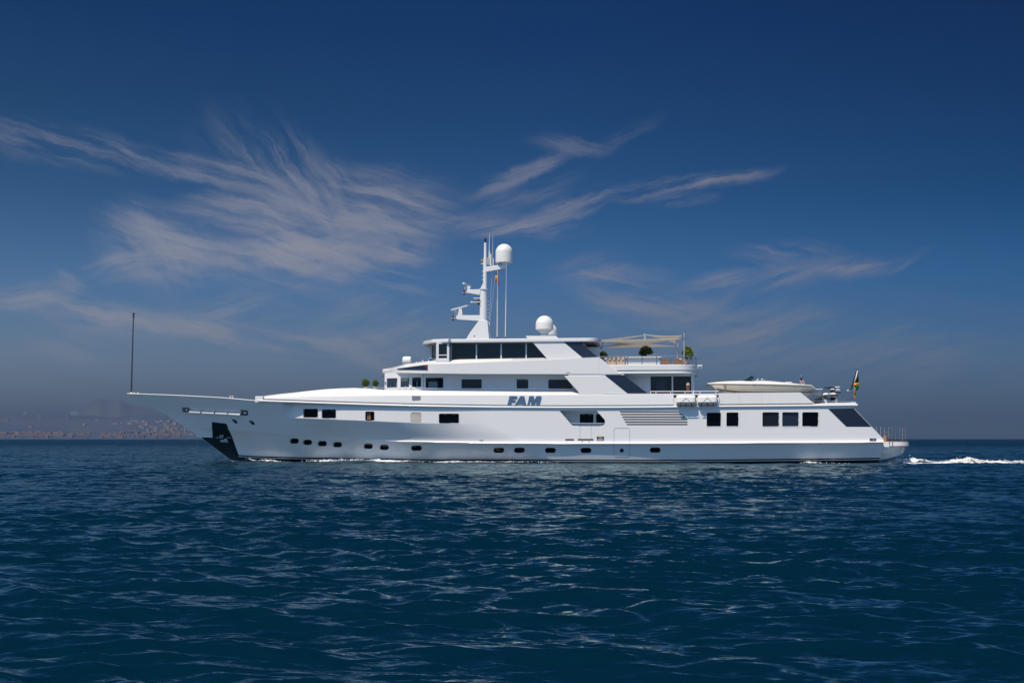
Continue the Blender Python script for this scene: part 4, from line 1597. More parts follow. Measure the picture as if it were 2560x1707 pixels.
def bul_y(x):
    xi = x - xo0
    hb = (YC - YB) * (1 - (1 - min(1, xi / 5.4)) ** 2.6) if xi < 5.4 else (YC - YB)
    return YC - hb


def on_bul(px, py, off):
    Y = 0.5
    for _ in range(12):
        P = U(px, py, Y)
        Y = bul_y(P.x) - off
    return U(px, py, Y)


tri = [(993.5, 921.6), (1031, 916), (1069, 911.2), (1069, 924.8), (1031, 924.4), (993.2, 924.2)]
rows_ = []
for k in range(25):
    px = 993.3 + (1069 - 993.3) * k / 24
    y0 = np.interp(px, [993.3, 1031, 1069], [921.6, 916.0, 911.4])
    y1 = np.interp(px, [993.3, 1031, 1069], [924.2, 924.4, 924.8])
    rows_.append([on_bul(px, y0 + (y1 - y0) * j / 3, 0.03) for j in range(4)])
w_ = MB().grid(rows_).build('wedge_window', 'blue_glass', yacht)
if w_.data.polygons[0].normal.y > 0:
    w_.data.flip_normals()
MB().tube([on_bul(1031, 916.3, 0.035), on_bul(1031, 924.3, 0.035)], 0.012, 6).build('mullion', 'dark_grey', w_)
mb = MB()
mb.v = [tuple(on_bul(a, b_, 0.05)) for a, b_ in ((1063.5, 914.8), (1067.6, 912.2), (1067, 917.5), (1064.6, 919.3), (1066, 921), (1067.4, 924.6), (1064.6, 924.6), (1065.8, 920))]
mb.f = [(0, 1, 2, 3), (4, 5, 6, 7)]
mb.build('red_mark', 'red_cloth', yacht)
MB().prism([(1415, 930.2), (1425.5, 930.2), (1425.5, 932.2), (1415, 932.2)], YB - 0.006, YB + 0.01).build('drain_slot', 'grey_paint', yacht)

# slanted side panels between the decks
for Ya, Yb in ((0.10, 0.22), (2 * YC - 0.22, 2 * YC - 0.10)):
    q = [U(a, b_, 0.10) for a, b_ in ((1410, 939.4), (1512.5, 938.6), (1571, 985.5), (1448, 985.5), (1445, 978.4))]
    MB().ext([(p.x, Ya, p.z) for p in q], (0, Yb - Ya, 0)).build('side_panel', 'white_paint', yacht, bevel=0.015)
    q = [U(a, b_, 0.10) for a, b_ in ((1421, 935), (1560, 935), (1560, 939.6), (1421, 939.6))]
    MB().ext([(p.x, Ya + 0.05, p.z) for p in q], (0, 0.1, 0)).build('panel_joint', 'white_paint', yacht)
    q = [U(a, b_, 0.13) for a, b_ in ((1512.5, 937.2), (1559, 937.2), (1620.6, 984.3), (1570.7, 984.5))]
    MB().ext([(p.x, Ya + 0.04, p.z) for p in q], (0, 0.03, 0)).build('side_screen', 'blue_glass', yacht)

# ---- sun deck slab with rounded after corners
def aft_outline(x0, xe, Y0, rad, n=10):
    near = [(x0, Y0)]
    for k in range(n + 1):
        a = R(-90 + 90 * k / n)
        near.append((xe - rad + rad * math.cos(a), Y0 + rad + rad * math.sin(a)))
    bulge = [(xe + 0.25, YC)]
    return near + bulge + [(x, 2 * YC - y) for x, y in near][::-1]


xsd0, xsd1 = U(1500, 920, 0.25).x, U(1740, 920, 1.6).x
zA, zB_, zC_, zD_ = (U(1600, y, 0.2).z for y in (911.5, 926, 928.2, 934.6))
o1 = aft_outline(xsd0, xsd1, 0.2, 1.25)
MB().plan(o1, zB_, zA).build('sun_deck_band', 'white_paint', yacht, bevel=0.04)
MB().plan(aft_outline(xsd0, xsd1 - .07, 0.27, 1.2), zC_ - 0.002, zB_ + 0.002).build('sun_deck_groove', 'white_paint', yacht)
MB().plan(aft_outline(xsd0 + 0.2, xsd1 - .02, 0.22, 1.23), zD_, zC_).build('sun_deck_edge', 'white_paint', yacht, bevel=0.05)
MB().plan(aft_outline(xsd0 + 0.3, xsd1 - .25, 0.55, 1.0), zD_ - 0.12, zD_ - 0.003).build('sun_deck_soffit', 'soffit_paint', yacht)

# upper deck, after end: glazed doors under the sun deck
zdoor0, zdoor1 = U(1650, 984, YH).z, U(1650, 939.8, YH).z
w_ = MB().box(U(1626.5, 960, YH).x, U(1679.5, 960, YH).x, YH - 0.012, YH + 0.02, zdoor0, zdoor1).build('glass_door', 'dark_glass', yacht)
MB().box(U(1641, 960, YH).x, U(1665.5, 960, YH).x, YH - 0.022, YH - 0.013, U(1650, 976, YH).z, U(1650, 949.3, YH).z).build('door_reflection', 'blue_glass', w_)  # lighter sheet put in for the reflection on the door glass
w_ = MB().box(U(1682.6, 960, YH).x, U(1728.4, 960, YH).x, YH - 0.012, YH + 0.02, zdoor0, zdoor1).build('glass_door', 'dark_glass', yacht)
for px in (1681, 1729.6, 1733.5):
    p = U(px, 960, YH - 0.1)
    MB().box(p.x - 0.045, p.x + 0.045, YH - 0.13, YH - 0.03, zdoor0 - 0.3, zdoor1 + 0.08).build('door_post', 'white_paint', yacht, bevel=0.01)
ra = MB().tube([U(1626, 978.3, 0.35), U(1797, 978, 0.35)], 0.026, 8).build('upper_railing', 'white_paint', yacht, smooth=True)
for px in (1626.5, 1640, 1676.3, 1712.5, 1750, 1790):
    MB().tube([U(px, 978.3, 0.35), U(px, 985, 0.35)], 0.024, 8).build('rail_post', 'white_paint', ra, smooth=True)

# ---- life raft bay and after bulwark
x84, x97 = XB1, U(1797, 1000, 0.05).x
zr0, zr1, zr2 = U(1740, 1012, 0.1).z, U(1740, 987.2, 0.1).z, U(1740, 984, 0.1).z
MB().box(x84, x97, 0.05, 0.25, zr1, zr2).build('bay_rail', 'white_paint', yacht, bevel=0.015)
MB().box(x84, x97, 0.62, 0.72, zr0 - 0.2, zr1 + 0.01).build('bay_wall', 'white_paint', yacht)
MB().box(x84, x97, 0.25, 2 * YC - 0.25, zr1 + 0.01, zr2 - 0.02).build('bay_deck', 'white_paint', yacht)
for px in (1687.5, 1742, 1795):
    q = [U(px - 2.5, 994, 0), U(px + 3, 994, 0), U(px + 4, 1018, 0), U(px - 3, 1018, 0)]
    MB().ext([(p.x, -0.06, p.z) for p in q], (0, 0.6, 0)).build('raft_bracket', 'white_paint', yacht, bevel=0.02)
for Ya, Yb in ((0.03, 0.18), (2 * YC - 0.18, 2 * YC - 0.03)):
    q = [U(a, b_, 0.03) for a, b_ in ((1797, 982.6), (2001, 980.6), (2038.5, 1010.5), (1797, 1012.6))]
    MB().ext([(p.x, Ya, p.z) for p in q], (0, Yb - Ya, 0)).build('aft_bulwark', 'white_paint', yacht, bevel=0.012)
for px in (1848.5, 1904.5):
    MB().tube([U(px, 983.5, 0.03), U(px, 1009, 0.03)], 0.006, 5).build('panel_seam', 'grey_paint', yacht)
dk = MB().box(x84, XR1 - 0.15, 0.18, 2 * YC - 0.18, U(2000, 1016, 0.2).z, U(2000, 1010.5, 0.2).z)
dk.build('boat_deck', 'white_paint', yacht)
q = [U(a, b_, 0.1) for a, b_ in ((2030, 1012), (2030, 1009.8), (2060, 1007.3), (2140, 1005.4), (2142, 1012))]
for Ya, Yb in ((0.08, 0.30), (2 * YC - 0.30, 2 * YC - 0.08)):
    MB().ext([(p.x, Ya, p.z) for p in q], (0, Yb - Ya, 0)).build('aft_coaming', 'white_paint', yacht, bevel=0.015)
p = U(2141, 1008.5, 0.3)
MB().box(p.x - 0.35, p.x - 0.02, 0.32, 2 * YC - 0.32, p.z - 0.1, p.z + 0.09).build('aft_coaming', 'white_paint', yacht, bevel=0.03)
MB().box(XR1 - 0.3, XR1 + 0.02, 0.25, 2 * YC - 0.25, U(2140, 1014.5, .3).z, U(2140, 1010.6, .3).z).build('deck_edge', 'white_paint', yacht, bevel=0.03)
# wooden spar stowed in the gutter
a, b_ = U(1842, 1012.6, -0.02), U(1905, 1011.8, -0.02)
MB().tube([a, b_], 0.035, 8).build('stowed_spar', 'brown_wood', yacht, smooth=True)

# railings round the boat deck
zt_, zm_, zl_ = 974.8, 989.5, 1002.5
rail = MB()
c0, c1, c2 = U(2000, zt_, 0.35), U(2136, zt_ - 0.6, 0.35), None
for y in (zt_, zm_, zl_):
    a, b_ = U(2000 if y != zl_ else 2033, y, 0.35), U(2136, y - 0.6, 0.35)
    rail.tube([a, b_, (b_.x, 2 * YC - 0.35, b_.z), (a.x, 2 * YC - 0.35, a.z)], 0.024 if y == zt_ else 0.015, 8)
rail.tube([U(1850, 977.2, 0.3), U(2003, 975, 0.3)], 0.018, 8)
r_ = rail.build('aft_railing', 'steel', yacht, smooth=True)
for px, pb in ((1848, 983), (1880, 983), (1905, 983), (1950, 982.5), (2003.5, 983), (2032.2, 1006), (2035.4, 1006), (2056, 1006), (2071, 1006), (2075, 1006), (2095, 1006), (2106, 1006), (2116.5, 1006), (2127, 1006), (2134, 1006)):
    yt = zt_ if px > 1999 else 977
    MB().tube([U(px, yt, 0.35), U(px, pb, 0.35)], 0.028 if px > 1999 else 0.012, 8).build('rail_post', 'steel', r_, smooth=True)
zb2, zt2 = U(2136, 1006, 0.35).z, U(2136, zt_ - .6, 0.35).z
for y in np.linspace(1.4, 2 * YC - 1.4, 6):
    MB().tube([(c1.x, y, zb2), (c1.x, y, zt2)], 0.026, 8).build('rail_post', 'steel', r_, smooth=True)
MB().lathe([(0, -0.06), (0.05, -0.03), (0.05, 0.03), (0, 0.06)], U(2120, 976, 0.32), 10).build('rail_lamp', 'white_plastic', r_, smooth=True)

# ---- bridge house
YP = 0.95
zb0, zb1 = U(1250, 906, YP).z, U(1250, 852, YP).z
xh0, xh1 = U(1126, 880, YP).x, U(1462, 880, YP).x
MB().box(xh0, xh1, YP, 2 * YC - YP, zb0, zb1).build('bridge_house', 'white_paint', yacht)
gl = [(1129.5, 1189.7), (1193.2, 1251.3), (1254.8, 1313.8)]
for a, b_ in gl:
    ya, yb = 899.2 - (a - 1130) * 0.0265, 899.2 - (b_ - 1130) * 0.0265
    MB().prism([(a, 856.5), (b_, 855.5), (b_, yb + 1.5), (a, ya + 1.5)], YP - 0.012, YP + 0.05).build('bridge_window', 'dark_glass', yacht)
MB().prism([(1317.2, 855), (1333, 855), (1373, 898), (1370, 899), (1317.2, 895.6)], YP - 0.012, YP + 0.05).build('bridge_window', 'dark_glass', yacht)
for px in (1191.4, 1253, 1315.5, 1128):
    p = U(px, 880, YP)
    MB().box(p.x - 0.04, p.x + 0.04, YP - 0.07, YP - 0.014, zb0, zb1).build('mullion', 'white_paint', yacht, bevel=0.01)
for Ya, Yb in ((0.5, 0.66), (2 * YC - 0.66, 2 * YC - 0.5)):
    q = [U(a, b_, 0.5) for a, b_ in ((1329, 853), (1406.5, 853), (1457, 894.8), (1455, 897), (1370.5, 900))]
    MB().ext([(p.x, Ya, p.z) for p in q], (0, Yb - Ya, 0)).build('roof_support', 'white_paint', yacht, bevel=0.015)
    q = [U(a, b_, 0.55) for a, b_ in ((1406, 853.5), (1448, 853.5), (1493, 892.2), (1454, 892.4))]
    MB().ext([(p.x, Ya + 0.05, p.z) for p in q], (0, 0.03, 0)).build('side_screen', 'blue_glass', yacht)
# light coloured wall of the aft side, in the shade of the roof
MB().box(U(1462, 880, 2.2).x, U(1500, 880, 2.2).x, 1.9, 2 * YC - 1.9, zb0 - .05, U(1470, 868, 2).z).build('bar_house', 'white_paint', yacht)

# front of the bridge: slanted glazing, posts, wing station
zp0, zp1 = U(1080, 908, 1.5).z, U(1080, 853, 1.5).z
g0, g1 = U(1073, 880, 3.0), U(1091, 880, 1.75)
G0, G1, G2 = (g0.x, 3.0), (g1.x, 1.6), (xh0, 1.6)
fr_ = [(G0[0], G0[1]), (G1[0], G1[1]), (xh0 + .02, G1[1]), (xh0 + .02, 2 * YC - G1[1]), (G1[0], 2 * YC - G1[1]), (G0[0], 2 * YC - G0[1])]
MB().plan(fr_, zp0, U(1080, 897, 2.3).z).build('bridge_front', 'white_paint', yacht)
MB().plan([(a + .03 if i in (0, 5) else a, b_ + (.04 if b_ < YC else -.04)) for i, (a, b_) in enumerate(fr_)], U(1080, 897, 2.3).z, zp1 + 0.1).build('front_glazing', 'dark_glass', yacht)
for px, Y in ((1072.4, 3.05), (1075.4, 2.8), (1078, 2.5), (1090.5, 1.62)):
    p = U(px, 880, Y)
    MB().box(p.x - 0.035, p.x + 0.035, p.y - 0.06, p.y, zp0, zp1 + 0.1).build('front_post', 'white_paint', yacht, bevel=0.008)
# wing station
YW = 0.32
q = [U(a, b_, YW) for a, b_ in ((1089, 896.5), (1123, 896), (1124.5, 911.5), (1089, 911.5))]
MB().ext([(p.x, YW, p.z) for p in q], (0, 1.4, 0)).build('wing_station', 'white_paint', yacht, bevel=0.05)
wx_ = [U(a, 880, YW).x for a in (1090.5, 1096.7, 1117.4, 1123)]
wz = [U(1100, b_, YW).z for b_ in (896.5, 895.3, 888.8, 886.4, 859.2, 855.8)]
fr = wall_holes((wx_[0], YW), (wx_[3], YW), wz[0], wz[5], [(wx_[1] - wx_[0], wx_[2] - wx_[0], wz[1], wz[2]), (wx_[1] - wx_[0], wx_[2] - wx_[0], wz[3], wz[4])], 0.07).build('wing_window', 'white_paint', yacht)
MB().box(wx_[0] + .03, wx_[3] - .03, YW + 0.045, YW + 0.06, wz[0] + .02, wz[5] - .02).build('pane', 'dark_glass', fr)
for xa_, xb_ in ((wx_[0], wx_[0]), (wx_[3], wx_[3])):
    MB().box(xa_ - .02, xa_ + .02, YW + 0.08, 1.6, wz[0], wz[5]).build('side_glass', 'blue_glass', fr)

# roof
zR0, zR1 = U(1300, 855.6, 0.5).z, U(1300, 846.2, 0.5).z
xe = U(1495, 850, 0.8).x
near = [(U(1057, 856, 3.0).x, 3.0), (U(1060, 855, 2.0).x, 1.9), (U(1081, 852, 0.5).x, 0.5), (U(1121, 852, 0.12).x, 0.12), (U(1127, 852, 0.42).x, 0.42)]
for k in range(9):
    a = R(-90 + 90 * k / 8)
    near.append((xe - 0.75 + 0.75 * math.cos(a), 0.42 + 0.75 + 0.75 * math.sin(a)))
MB().plan(near + [(x, 2 * YC - y) for x, y in near][::-1], zR0, zR1).build('bridge_roof', 'white_paint', yacht, bevel=0.05)
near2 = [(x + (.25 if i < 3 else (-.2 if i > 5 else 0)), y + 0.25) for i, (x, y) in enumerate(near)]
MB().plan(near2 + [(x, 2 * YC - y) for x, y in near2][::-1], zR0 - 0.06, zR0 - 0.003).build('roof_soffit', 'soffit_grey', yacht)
q = [U(a, b_, 1.6) for a, b_ in ((1314, 839.5), (1390, 839.5), (1397, 847), (1319, 847))]
MB().ext([(p.x, 1.6, p.z) for p in q], (0, 2 * YC - 3.2, 0)).build('roof_plinth', 'white_paint', yacht, bevel=0.02)

# ---- radar mast
mast = MB().prism([(1164.3, 849), (1175, 831), (1196.4, 802.3), (1201, 800), (1218.8, 801), (1221.4, 831.8), (1223.2, 849)], YC - 0.55, YC + 0.55).build('mast', 'white_paint', yacht, bevel=0.03)
cx = 1208.8


def mcol(name, y0, y1, r0, r1, n=20):
    a, b_ = U(cx, y0, YC), U(cx + (1213.2 - cx) * (y0 - y1) / 85 * 0 + 0, y1, YC)
    return a, b_


MB().tube([U(1208.8, 803, YC), U(1209.2, 723, YC)], 0.265, 20).build('mast_tube', 'white_paint', mast, smooth=True, angle=60)
MB().lathe([(0.30, -0.03), (0.33, -0.02), (0.33, 0.03), (0.20, 0.05)], U(1210, 723.5, YC), 20).build('mast_collar', 'white_paint', mast, smooth=True, angle=50)
MB().tube([U(1212.6, 723, YC), U(1213, 648, YC)], 0.137, 16).build('mast_tube', 'white_paint', mast, smooth=True, angle=60)
MB().prism([(1200.2, 723.5), (1207, 707.5), (1208, 723.5)], YC - 0.05, YC + 0.05).build('gusset', 'white_paint', mast)
MB().tube([U(1213, 650, YC), U(1213.2, 640, YC), U(1213.4, 607, YC)], 0.115, 14, 0.088).build('mast_tube', 'white_paint', mast, smooth=True, angle=60)
MB().lathe([(0.06, 0), (0.06, 0.14), (0.045, 0.15), (0.06, 0.17), (0.06, 0.30), (0, 0.33)], U(1213.4, 607, YC), 12).build('top_lamp', 'black_rubber', mast, smooth=True, angle=40)
# arms
MB().prism([(1136.6, 788), (1203.6, 788), (1202, 802.2), (1196, 802.2), (1143, 798.8), (1136.6, 792.5)], YC - 0.22, YC + 0.22).build('radar_arm', 'white_paint', mast, bevel=0.02)
MB().prism([(1164.3, 723.8), (1201.8, 723.4), (1199, 737.5), (1166, 731.8), (1164, 728)], YC - 0.2, YC + 0.2).build('radar_arm', 'white_paint', mast, bevel=0.02)
MB().prism([(1214, 667.5), (1243, 663), (1265, 665.5), (1264.2, 670.5), (1217, 679.5), (1214, 679)], YC - 0.25, YC + 0.25).build('dome_arm', 'white_paint', mast, bevel=0.02)


def scanner(x0, y0, x1, y1, cxp, cyp, base, r, yaw_dy):
    a, b_ = U(x0, y0, YC - yaw_dy), U(x1, y1, YC + yaw_dy)
    d = (b_ - a).normalized()
    up = Vector((0, 0, 1))
    sd_ = d.cross(up).normalized() * r * 1.1
    u_ = sd_.cross(d).normalized() * r * 0.8
    sc_ = MB().ext([a + sd_ + u_, a - sd_ + u_, a - sd_ - u_, a + sd_ - u_], b_ - a).build('radar_scanner', 'white_plastic', mast, bevel=0.03)
    MB().prism(base, YC - 0.16, YC + 0.16).build('radar_pedestal', 'white_plastic', mast, bevel=0.03)


scanner(1128.6, 775.3, 1173, 763.3, 0, 0, [(1137.3, 788.2), (1137, 773.5), (1154, 771), (1155.8, 780), (1156, 788.2)], 0.075, 0.5)
scanner(1158.6, 708.3, 1176.6, 717, 0, 0, [(1161.5, 724), (1161, 718), (1166, 714.5), (1176.5, 716), (1175, 723.8)], 0.07, 0.45)
for px, ys in ((1132.2, (788.5, 802)), (1160.3, (725, 738))):
    for k in (0, 1):
        yk = ys[0] + (ys[1] - ys[0]) * (0.06 + 0.52 * k)
        MB().lathe([(0.05, 0), (0.07, -0.02), (0.07, -0.12), (0.045, -0.14)], U(px, yk, YC), 12).build('red_lamp', 'red_lamp', mast, smooth=True, angle=40)
    ym = (ys[0] + ys[1]) / 2
    MB().prism([(px - 4.5, ym - .4), (px + 6, ym - .4), (px + 6, ym + .6), (px - 4.5, ym + .6)], YC - 0.03, YC + 0.03).build('lamp_bracket', 'white_paint', mast)
# horns and small gear
MB().lathe([(0.075, -0.28), (0.05, -0.2), (0.025, -0.05), (0.025, 0.35)], U(1187, 755.5, YC - 0.3), 12, 'x').build('horn', 'white_paint', mast, smooth=True)
MB().lathe([(0.06, -0.12), (0.03, -0.02), (0.03, 0.32)], U(1189, 746, YC - 0.3), 12, 'x').build('horn', 'white_paint', mast, smooth=True)
MB().prism([(1194.5, 744), (1199.5, 744), (1199.5, 762), (1193.5, 762)], YC - 0.12, YC + 0.12).build('horn_block', 'dark_grey', mast, bevel=0.01)
lamp = MB().lathe([(0.05, -0.02), (0.06, 0), (0.06, 0.16), (0.04, 0.19)], U(1205, 655, YC), 12).build('mast_lamp', 'orange_lamp', mast, smooth=True, angle=40)
MB().prism([(1202, 658.5), (1209, 658.5), (1209, 660.5), (1204, 660.5)], YC - 0.1, YC + 0.1).build('lamp_shelf', 'white_paint', mast)
for y in (678, 688.5, 698.5):
    MB().prism([(1205, y - .8), (1208.5, y - .8), (1208.5, y + .8), (1205, y + .8)], YC - 0.05, YC + 0.05).build('mast_fitting', 'white_paint', mast)
for y in (732, 742, 752.5, 762.5, 773, 783, 793):
    MB().tube([U(1218, y, YC), U(1222, y, YC), U(1222, y - 1.2, YC)], 0.012, 6).build('mast_rung', 'white_paint', mast)
MB().lathe([(0, -.02), (0.04, -.01), (0.04, 0.02)], U(1186, 839.5, YC - 0.565), 10, 'y').build('deck_lamp', 'dark_grey', mast)
MB().prism([(1219.5, 803), (1224.5, 806), (1225, 830), (1227.5, 835), (1228, 849), (1222, 849), (1221, 831)], YC - 0.1, YC + 0.35).build('cable_duct', 'white_paint', mast, bevel=0.02)


def whip(px0, y0, px1, y1, Y, r, r2, par, ysplit=None):
    o_ = MB().tube([U(px0, y0, Y), U(px0 + (px1 - px0) * .5, (y0 + y1) / 2, Y), U(px1, y1, Y)], r, 8, r2).build('whip_antenna', 'white_plastic', par, smooth=True)
    return o_


whip(1222.5, 656, 1223.8, 584, YC, 0.035, 0.012, mast)
whip(1231, 664, 1232, 586, YC + .2, 0.014, 0.008, mast)
MB().tube([U(1223, 662, YC), U(1223.5, 628, YC)], 0.055, 10, 0.045).build('antenna_base', 'white_plastic', mast, smooth=True)
MB().tube([U(1227, 665, YC), U(1227, 640, YC), U(1227, 634, YC)], 0.05, 10, 0.03).build('antenna_base', 'white_plastic', mast, smooth=True)
MB().tube([U(1233, 665, YC), U(1233, 646, YC)], 0.035, 10).build('antenna_base', 'white_plastic', mast, smooth=True)
MB().prism([(1217.5, 645), (1223, 645), (1223, 664), (1217.5, 660)], YC - 0.08, YC + 0.08).build('junction_box', 'galvanised', mast, bevel=0.02)
MB().tube([U(1231.5, 664, YC), U(1223, 802, YC)], 0.008, 5).build('halyard', 'white_cloth', mast)
MB().tube([U(1243.2, 662, YC), U(1239.5, 682, YC), U(1234.5, 720, YC), U(1224.5, 803, YC)], 0.007, 5).build('halyard', 'white_cloth', mast)


def dome(name, cxp, ytop, w, par, Y, ybot, cone=None):
    base = U(cxp, ybot, Y)
    r_ = w / 2 / F_PX * (Y - CAM.y) * 1.0
    H = U(cxp, ytop, Y).z - base.z
    prof = [(r_ * 0.93, 0), (r_, 0.03)]
    if cone:
        prof = [(r_ * 0.34, 0), (r_ * 0.42, cone * .35), (r_ * 0.9, cone * 0.92), (r_, cone)]
    hs = H - r_
    prof += [(r_, max(hs, prof[-1][1] + 0.01))]
    for k in range(1, 11):
        a = R(90 * k / 10)
        prof.append((max(0.004, r_ * math.cos(a)), hs + r_ * math.sin(a)))
    return MB().lathe(prof, base, 36).build(name, 'white_plastic', par, smooth=True, angle=50)


dome('satellite_dome', 1260.5, 610, 44, mast, YC, 657.8)
MB().tube([U(1260.5, 667, YC), U(1260.5, 657.5, YC)], 0.20, 16).build('dome_foot', 'white_paint', mast, smooth=True, angle=50)
d1 = dome('satellite_dome', 1361.5, 789, 45, yacht, 2.9, 838.5, 0.40)
MB().tube([U(1361.5, 842, 2.9), U(1361.5, 837, 2.9)], 0.28, 16).build('dome_foot', 'white_paint', d1, smooth=True, angle=50)
d2 = dome('satellite_dome', 1374, 809, 39, yacht, 6.4, 846, 0.25)
for px0, px1, y1, Y in ((1242.8, 1244.3, 655, 3.4), (1263.3, 1266, 657, 3.4)):
    wb = MB().tube([U(px0, 848, Y), U(px0 + (px1 - px0) * .5, 750, Y)], 0.032, 8, 0.028).build('whip_antenna', 'white_plastic', yacht, smooth=True)
    MB().tube([U(px0 + (px1 - px0) * .5, 750, Y), U(px1, y1, Y)], 0.018, 8, 0.010).build('antenna_tip', 'white_plastic', wb, smooth=True)
    MB().tube([U(px0, 848, Y), U(px0, 842, Y)], 0.05, 8).build('antenna_foot', 'dark_grey', wb, smooth=True)

# ---- gear on the bridge coaming
p = U(1018, 902, 2.4)
sl = MB().lathe([(0.16, -0.30), (0.27, -0.27), (0.30, -0.16), (0.30, 0.14), (0.27, 0.27), (0.15, 0.31)], p, 20, 'x').build('covered_searchlight', 'white_cloth', yacht, smooth=True, angle=40)
MB().tube([U(1015, 914, 2.3), U(1015, 902, 2.15)], 0.045, 8).build('light_bracket', 'white_paint', sl, smooth=True)
for px, py, r_ in ((1041, 907.5, .05), (1048.8, 907, .04), (1057, 903.5, .07)):
    MB().lathe([(r_ * .4, -0.14), (r_ * .4, -0.02), (r_, 0.0), (r_, 0.06), (0, 0.10)], U(px, py, 2.6), 12).build('deck_fitting', 'white_paint', yacht, smooth=True, angle=40)
sp = MB().lathe([(0.02, -0.16), (0.13, -0.13), (0.17, 0.0), (0.17, 0.05), (0.02, 0.08)], U(1077.5, 897.5, 1.0), 16, 'y').build('spotlight', 'chrome', yacht, smooth=True, angle=40)
MB().tube([U(1078.5, 902, 1.0), U(1078.5, 910, 1.0)], 0.03, 8).build('light_stand', 'dark_grey', sp, smooth=True)

# ---- sun deck railing, poles
rl = MB()
top = [(1499, 891.8, .35), (1600, 891, .35), (1717, 890.3, .35)]
rl.tube([U(*t_) for t_ in top] + [U(1731, 890.8, 1.1), U(1740, 895, 2.4), U(1741, 896, YC), U(1735, 898, 7.9)], 0.022, 8)
rl.tube([U(1563, 904.2, .35), U(1717, 903.5, .35), U(1731, 904.2, 1.1), U(1740, 907, 2.4), U(1741, 907.5, YC)], 0.015, 8)
rl.tube([U(1563, 909, .35), U(1717, 909, .35)], 0.013, 8)
rl = rl.build('sun_deck_railing', 'steel', yacht, smooth=True)
for px, Y in ((1569, .35), (1605, .35), (1641, .35), (1676, .35), (1721, .6), (1731, 1.1), (1740, 2.4)):
    A = U(px, 891 if px < 1725 else 891 + (px - 1725) * .3, Y)
    MB().tube([A, (A.x, A.y, zA - 0.05)], 0.03, 8).build('rail_post', 'steel', rl, smooth=True)
for Y, y0 in ((2.2, 893.5), (YC, 896.2)):
    a = U(1742, y0, Y)
    MB().box(a.x - .05, a.x + .32, a.y - .05, a.y + .05, a.z - .04, a.z + .03).build('rail_bracket', 'steel', rl, bevel=.01)
p = U(1745, 917, 2.0)
fl_ = MB().box(p.x - 0.05, p.x + 0.28, 1.9, 2.1, p.z + 0.02, p.z + 0.12).build('aft_floodlight', 'white_plastic', yacht, bevel=0.03)
for k in (0, 1):
    MB().lathe([(0.03, -.1), (0.06, -.08), (0.06, 0.05)], (p.x + 0.02 + .2 * k, 2.0, p.z), 10).build('lamp', 'white_plastic', fl_, smooth=True)
for px, yt, yb, Y, r_ in ((1710.4, 832, 912, .45, .045), (1694, 858.5, 898, 8.6, .05), (1612.8, 834, 905, YC, .075), (1502, 860, 893, 8.4, .05)):
    MB().tube([U(px, yb, Y), U(px, yt, Y)], r_, 10).build('awning_pole', 'galvanised', yacht, smooth=True)
for px, yt in ((1598, 883.5), (1617, 885)):
    pass
MB().lathe([(0, -.05), (.1, -.03), (.11, .03), (0, .09)], U(1506, 855.5, 1.5), 12).build('deck_lamp', 'white_plastic', yacht, smooth=True)
MB().tube([U(1507, 858, 1.5), U(1508.5, 866, 1.5), U(1504, 869, 1.6)], 0.04, 8).build('lamp_arm', 'steel', yacht, smooth=True)
MB().lathe([(0, -.05), (.08, -.03), (.09, .03), (0, .07)], U(1514.5, 897, .9), 12).build('deck_lamp', 'white_plastic', yacht, smooth=True)
MB().tube([U(1517, 895, .9), U(1517.5, 906, .9)], 0.03, 8).build('lamp_arm', 'white_paint', yacht, smooth=True)
# ------------------------------------------------------------------ awnings
def sail(label, A, B, D, pull=0.22, sag=0.15, n=16):
    A, B, D = Vector(A), Vector(B), Vector(D)
    G = (A + B + D) / 3
    idx, vs, fs = {}, [], []
    for i in range(n + 1):
        for j in range(n + 1 - i):
            a, b_ = i / n, j / n
            c_ = 1 - a - b_
            p = A * a + B * b_ + D * c_
            w = max(4 * a * b_ * (1 - 3 * min(c_, 1 / 3)), 4 * b_ * c_ * (1 - 3 * min(a, 1 / 3)), 4 * a * c_ * (1 - 3 * min(b_, 1 / 3)))
            p = p + (G - p) * pull * w
            p.z -= sag * 27 * a * b_ * c_
            idx[i, j] = len(vs)
            vs.append(p)
    for i in range(n):
        for j in range(n - i):
            fs.append((idx[i, j], idx[i + 1, j], idx[i, j + 1]))
            if i + j < n - 1:
                fs.append((idx[i + 1, j], idx[i + 1, j + 1], idx[i, j + 1]))
    mb = MB()
    mb.add(vs, fs)
    # hem cord along the three edges
    o = mb.build('shade_sail', 'sail_cloth', None, smooth=True)
    s_ = o.modifiers.new('thickness', 'SOLIDIFY')
    s_.thickness = 0.02
    tag(o, label, 'shade sail', 'cream shade sails over the sun deck')
    hem = MB()
    for e in ([(i, 0) for i in range(n + 1)], [(0, j) for j in range(n + 1)], [(i, n - i) for i in range(n + 1)]):
        hem.tube([vs[idx[k]] for k in e], 0.022, 6)
    hem.build('hem', 'sail_cloth', o, smooth=True)
    for P in (A, B, D):
        MB().tube([P, P + (P - G).normalized() * 0.28], 0.03, 8, 0.012).build('corner_cable', 'steel', o, smooth=True)
    return o


pole_c = U(1612.8, 837.5, YC)
sail('cream shade sail rising from the bridge roof to the centre pole', U(1501, 850.5, 1.0), U(1609, 838.5, YC), U(1509, 857, 7.6), .20, .05)
sail('long cream shade sail along the near side above the deck railing', U(1503, 852.5, .55), U(1703, 846.3, .5), U(1604, 860.5, YC + .2), .07, .02)
sail('lowest cream shade sail on the far side, below the others', U(1506, 869.3, 8.3), U(1686, 866.2, 8.5), U(1558, 853.5, 3.6), .05, .05)
sail('aft cream shade sail spread between the centre pole and the two after poles', U(1617.5, 837.6, YC), U(1706, 839.2, .5), U(1690.5, 858.8, 8.5), .30, .05)

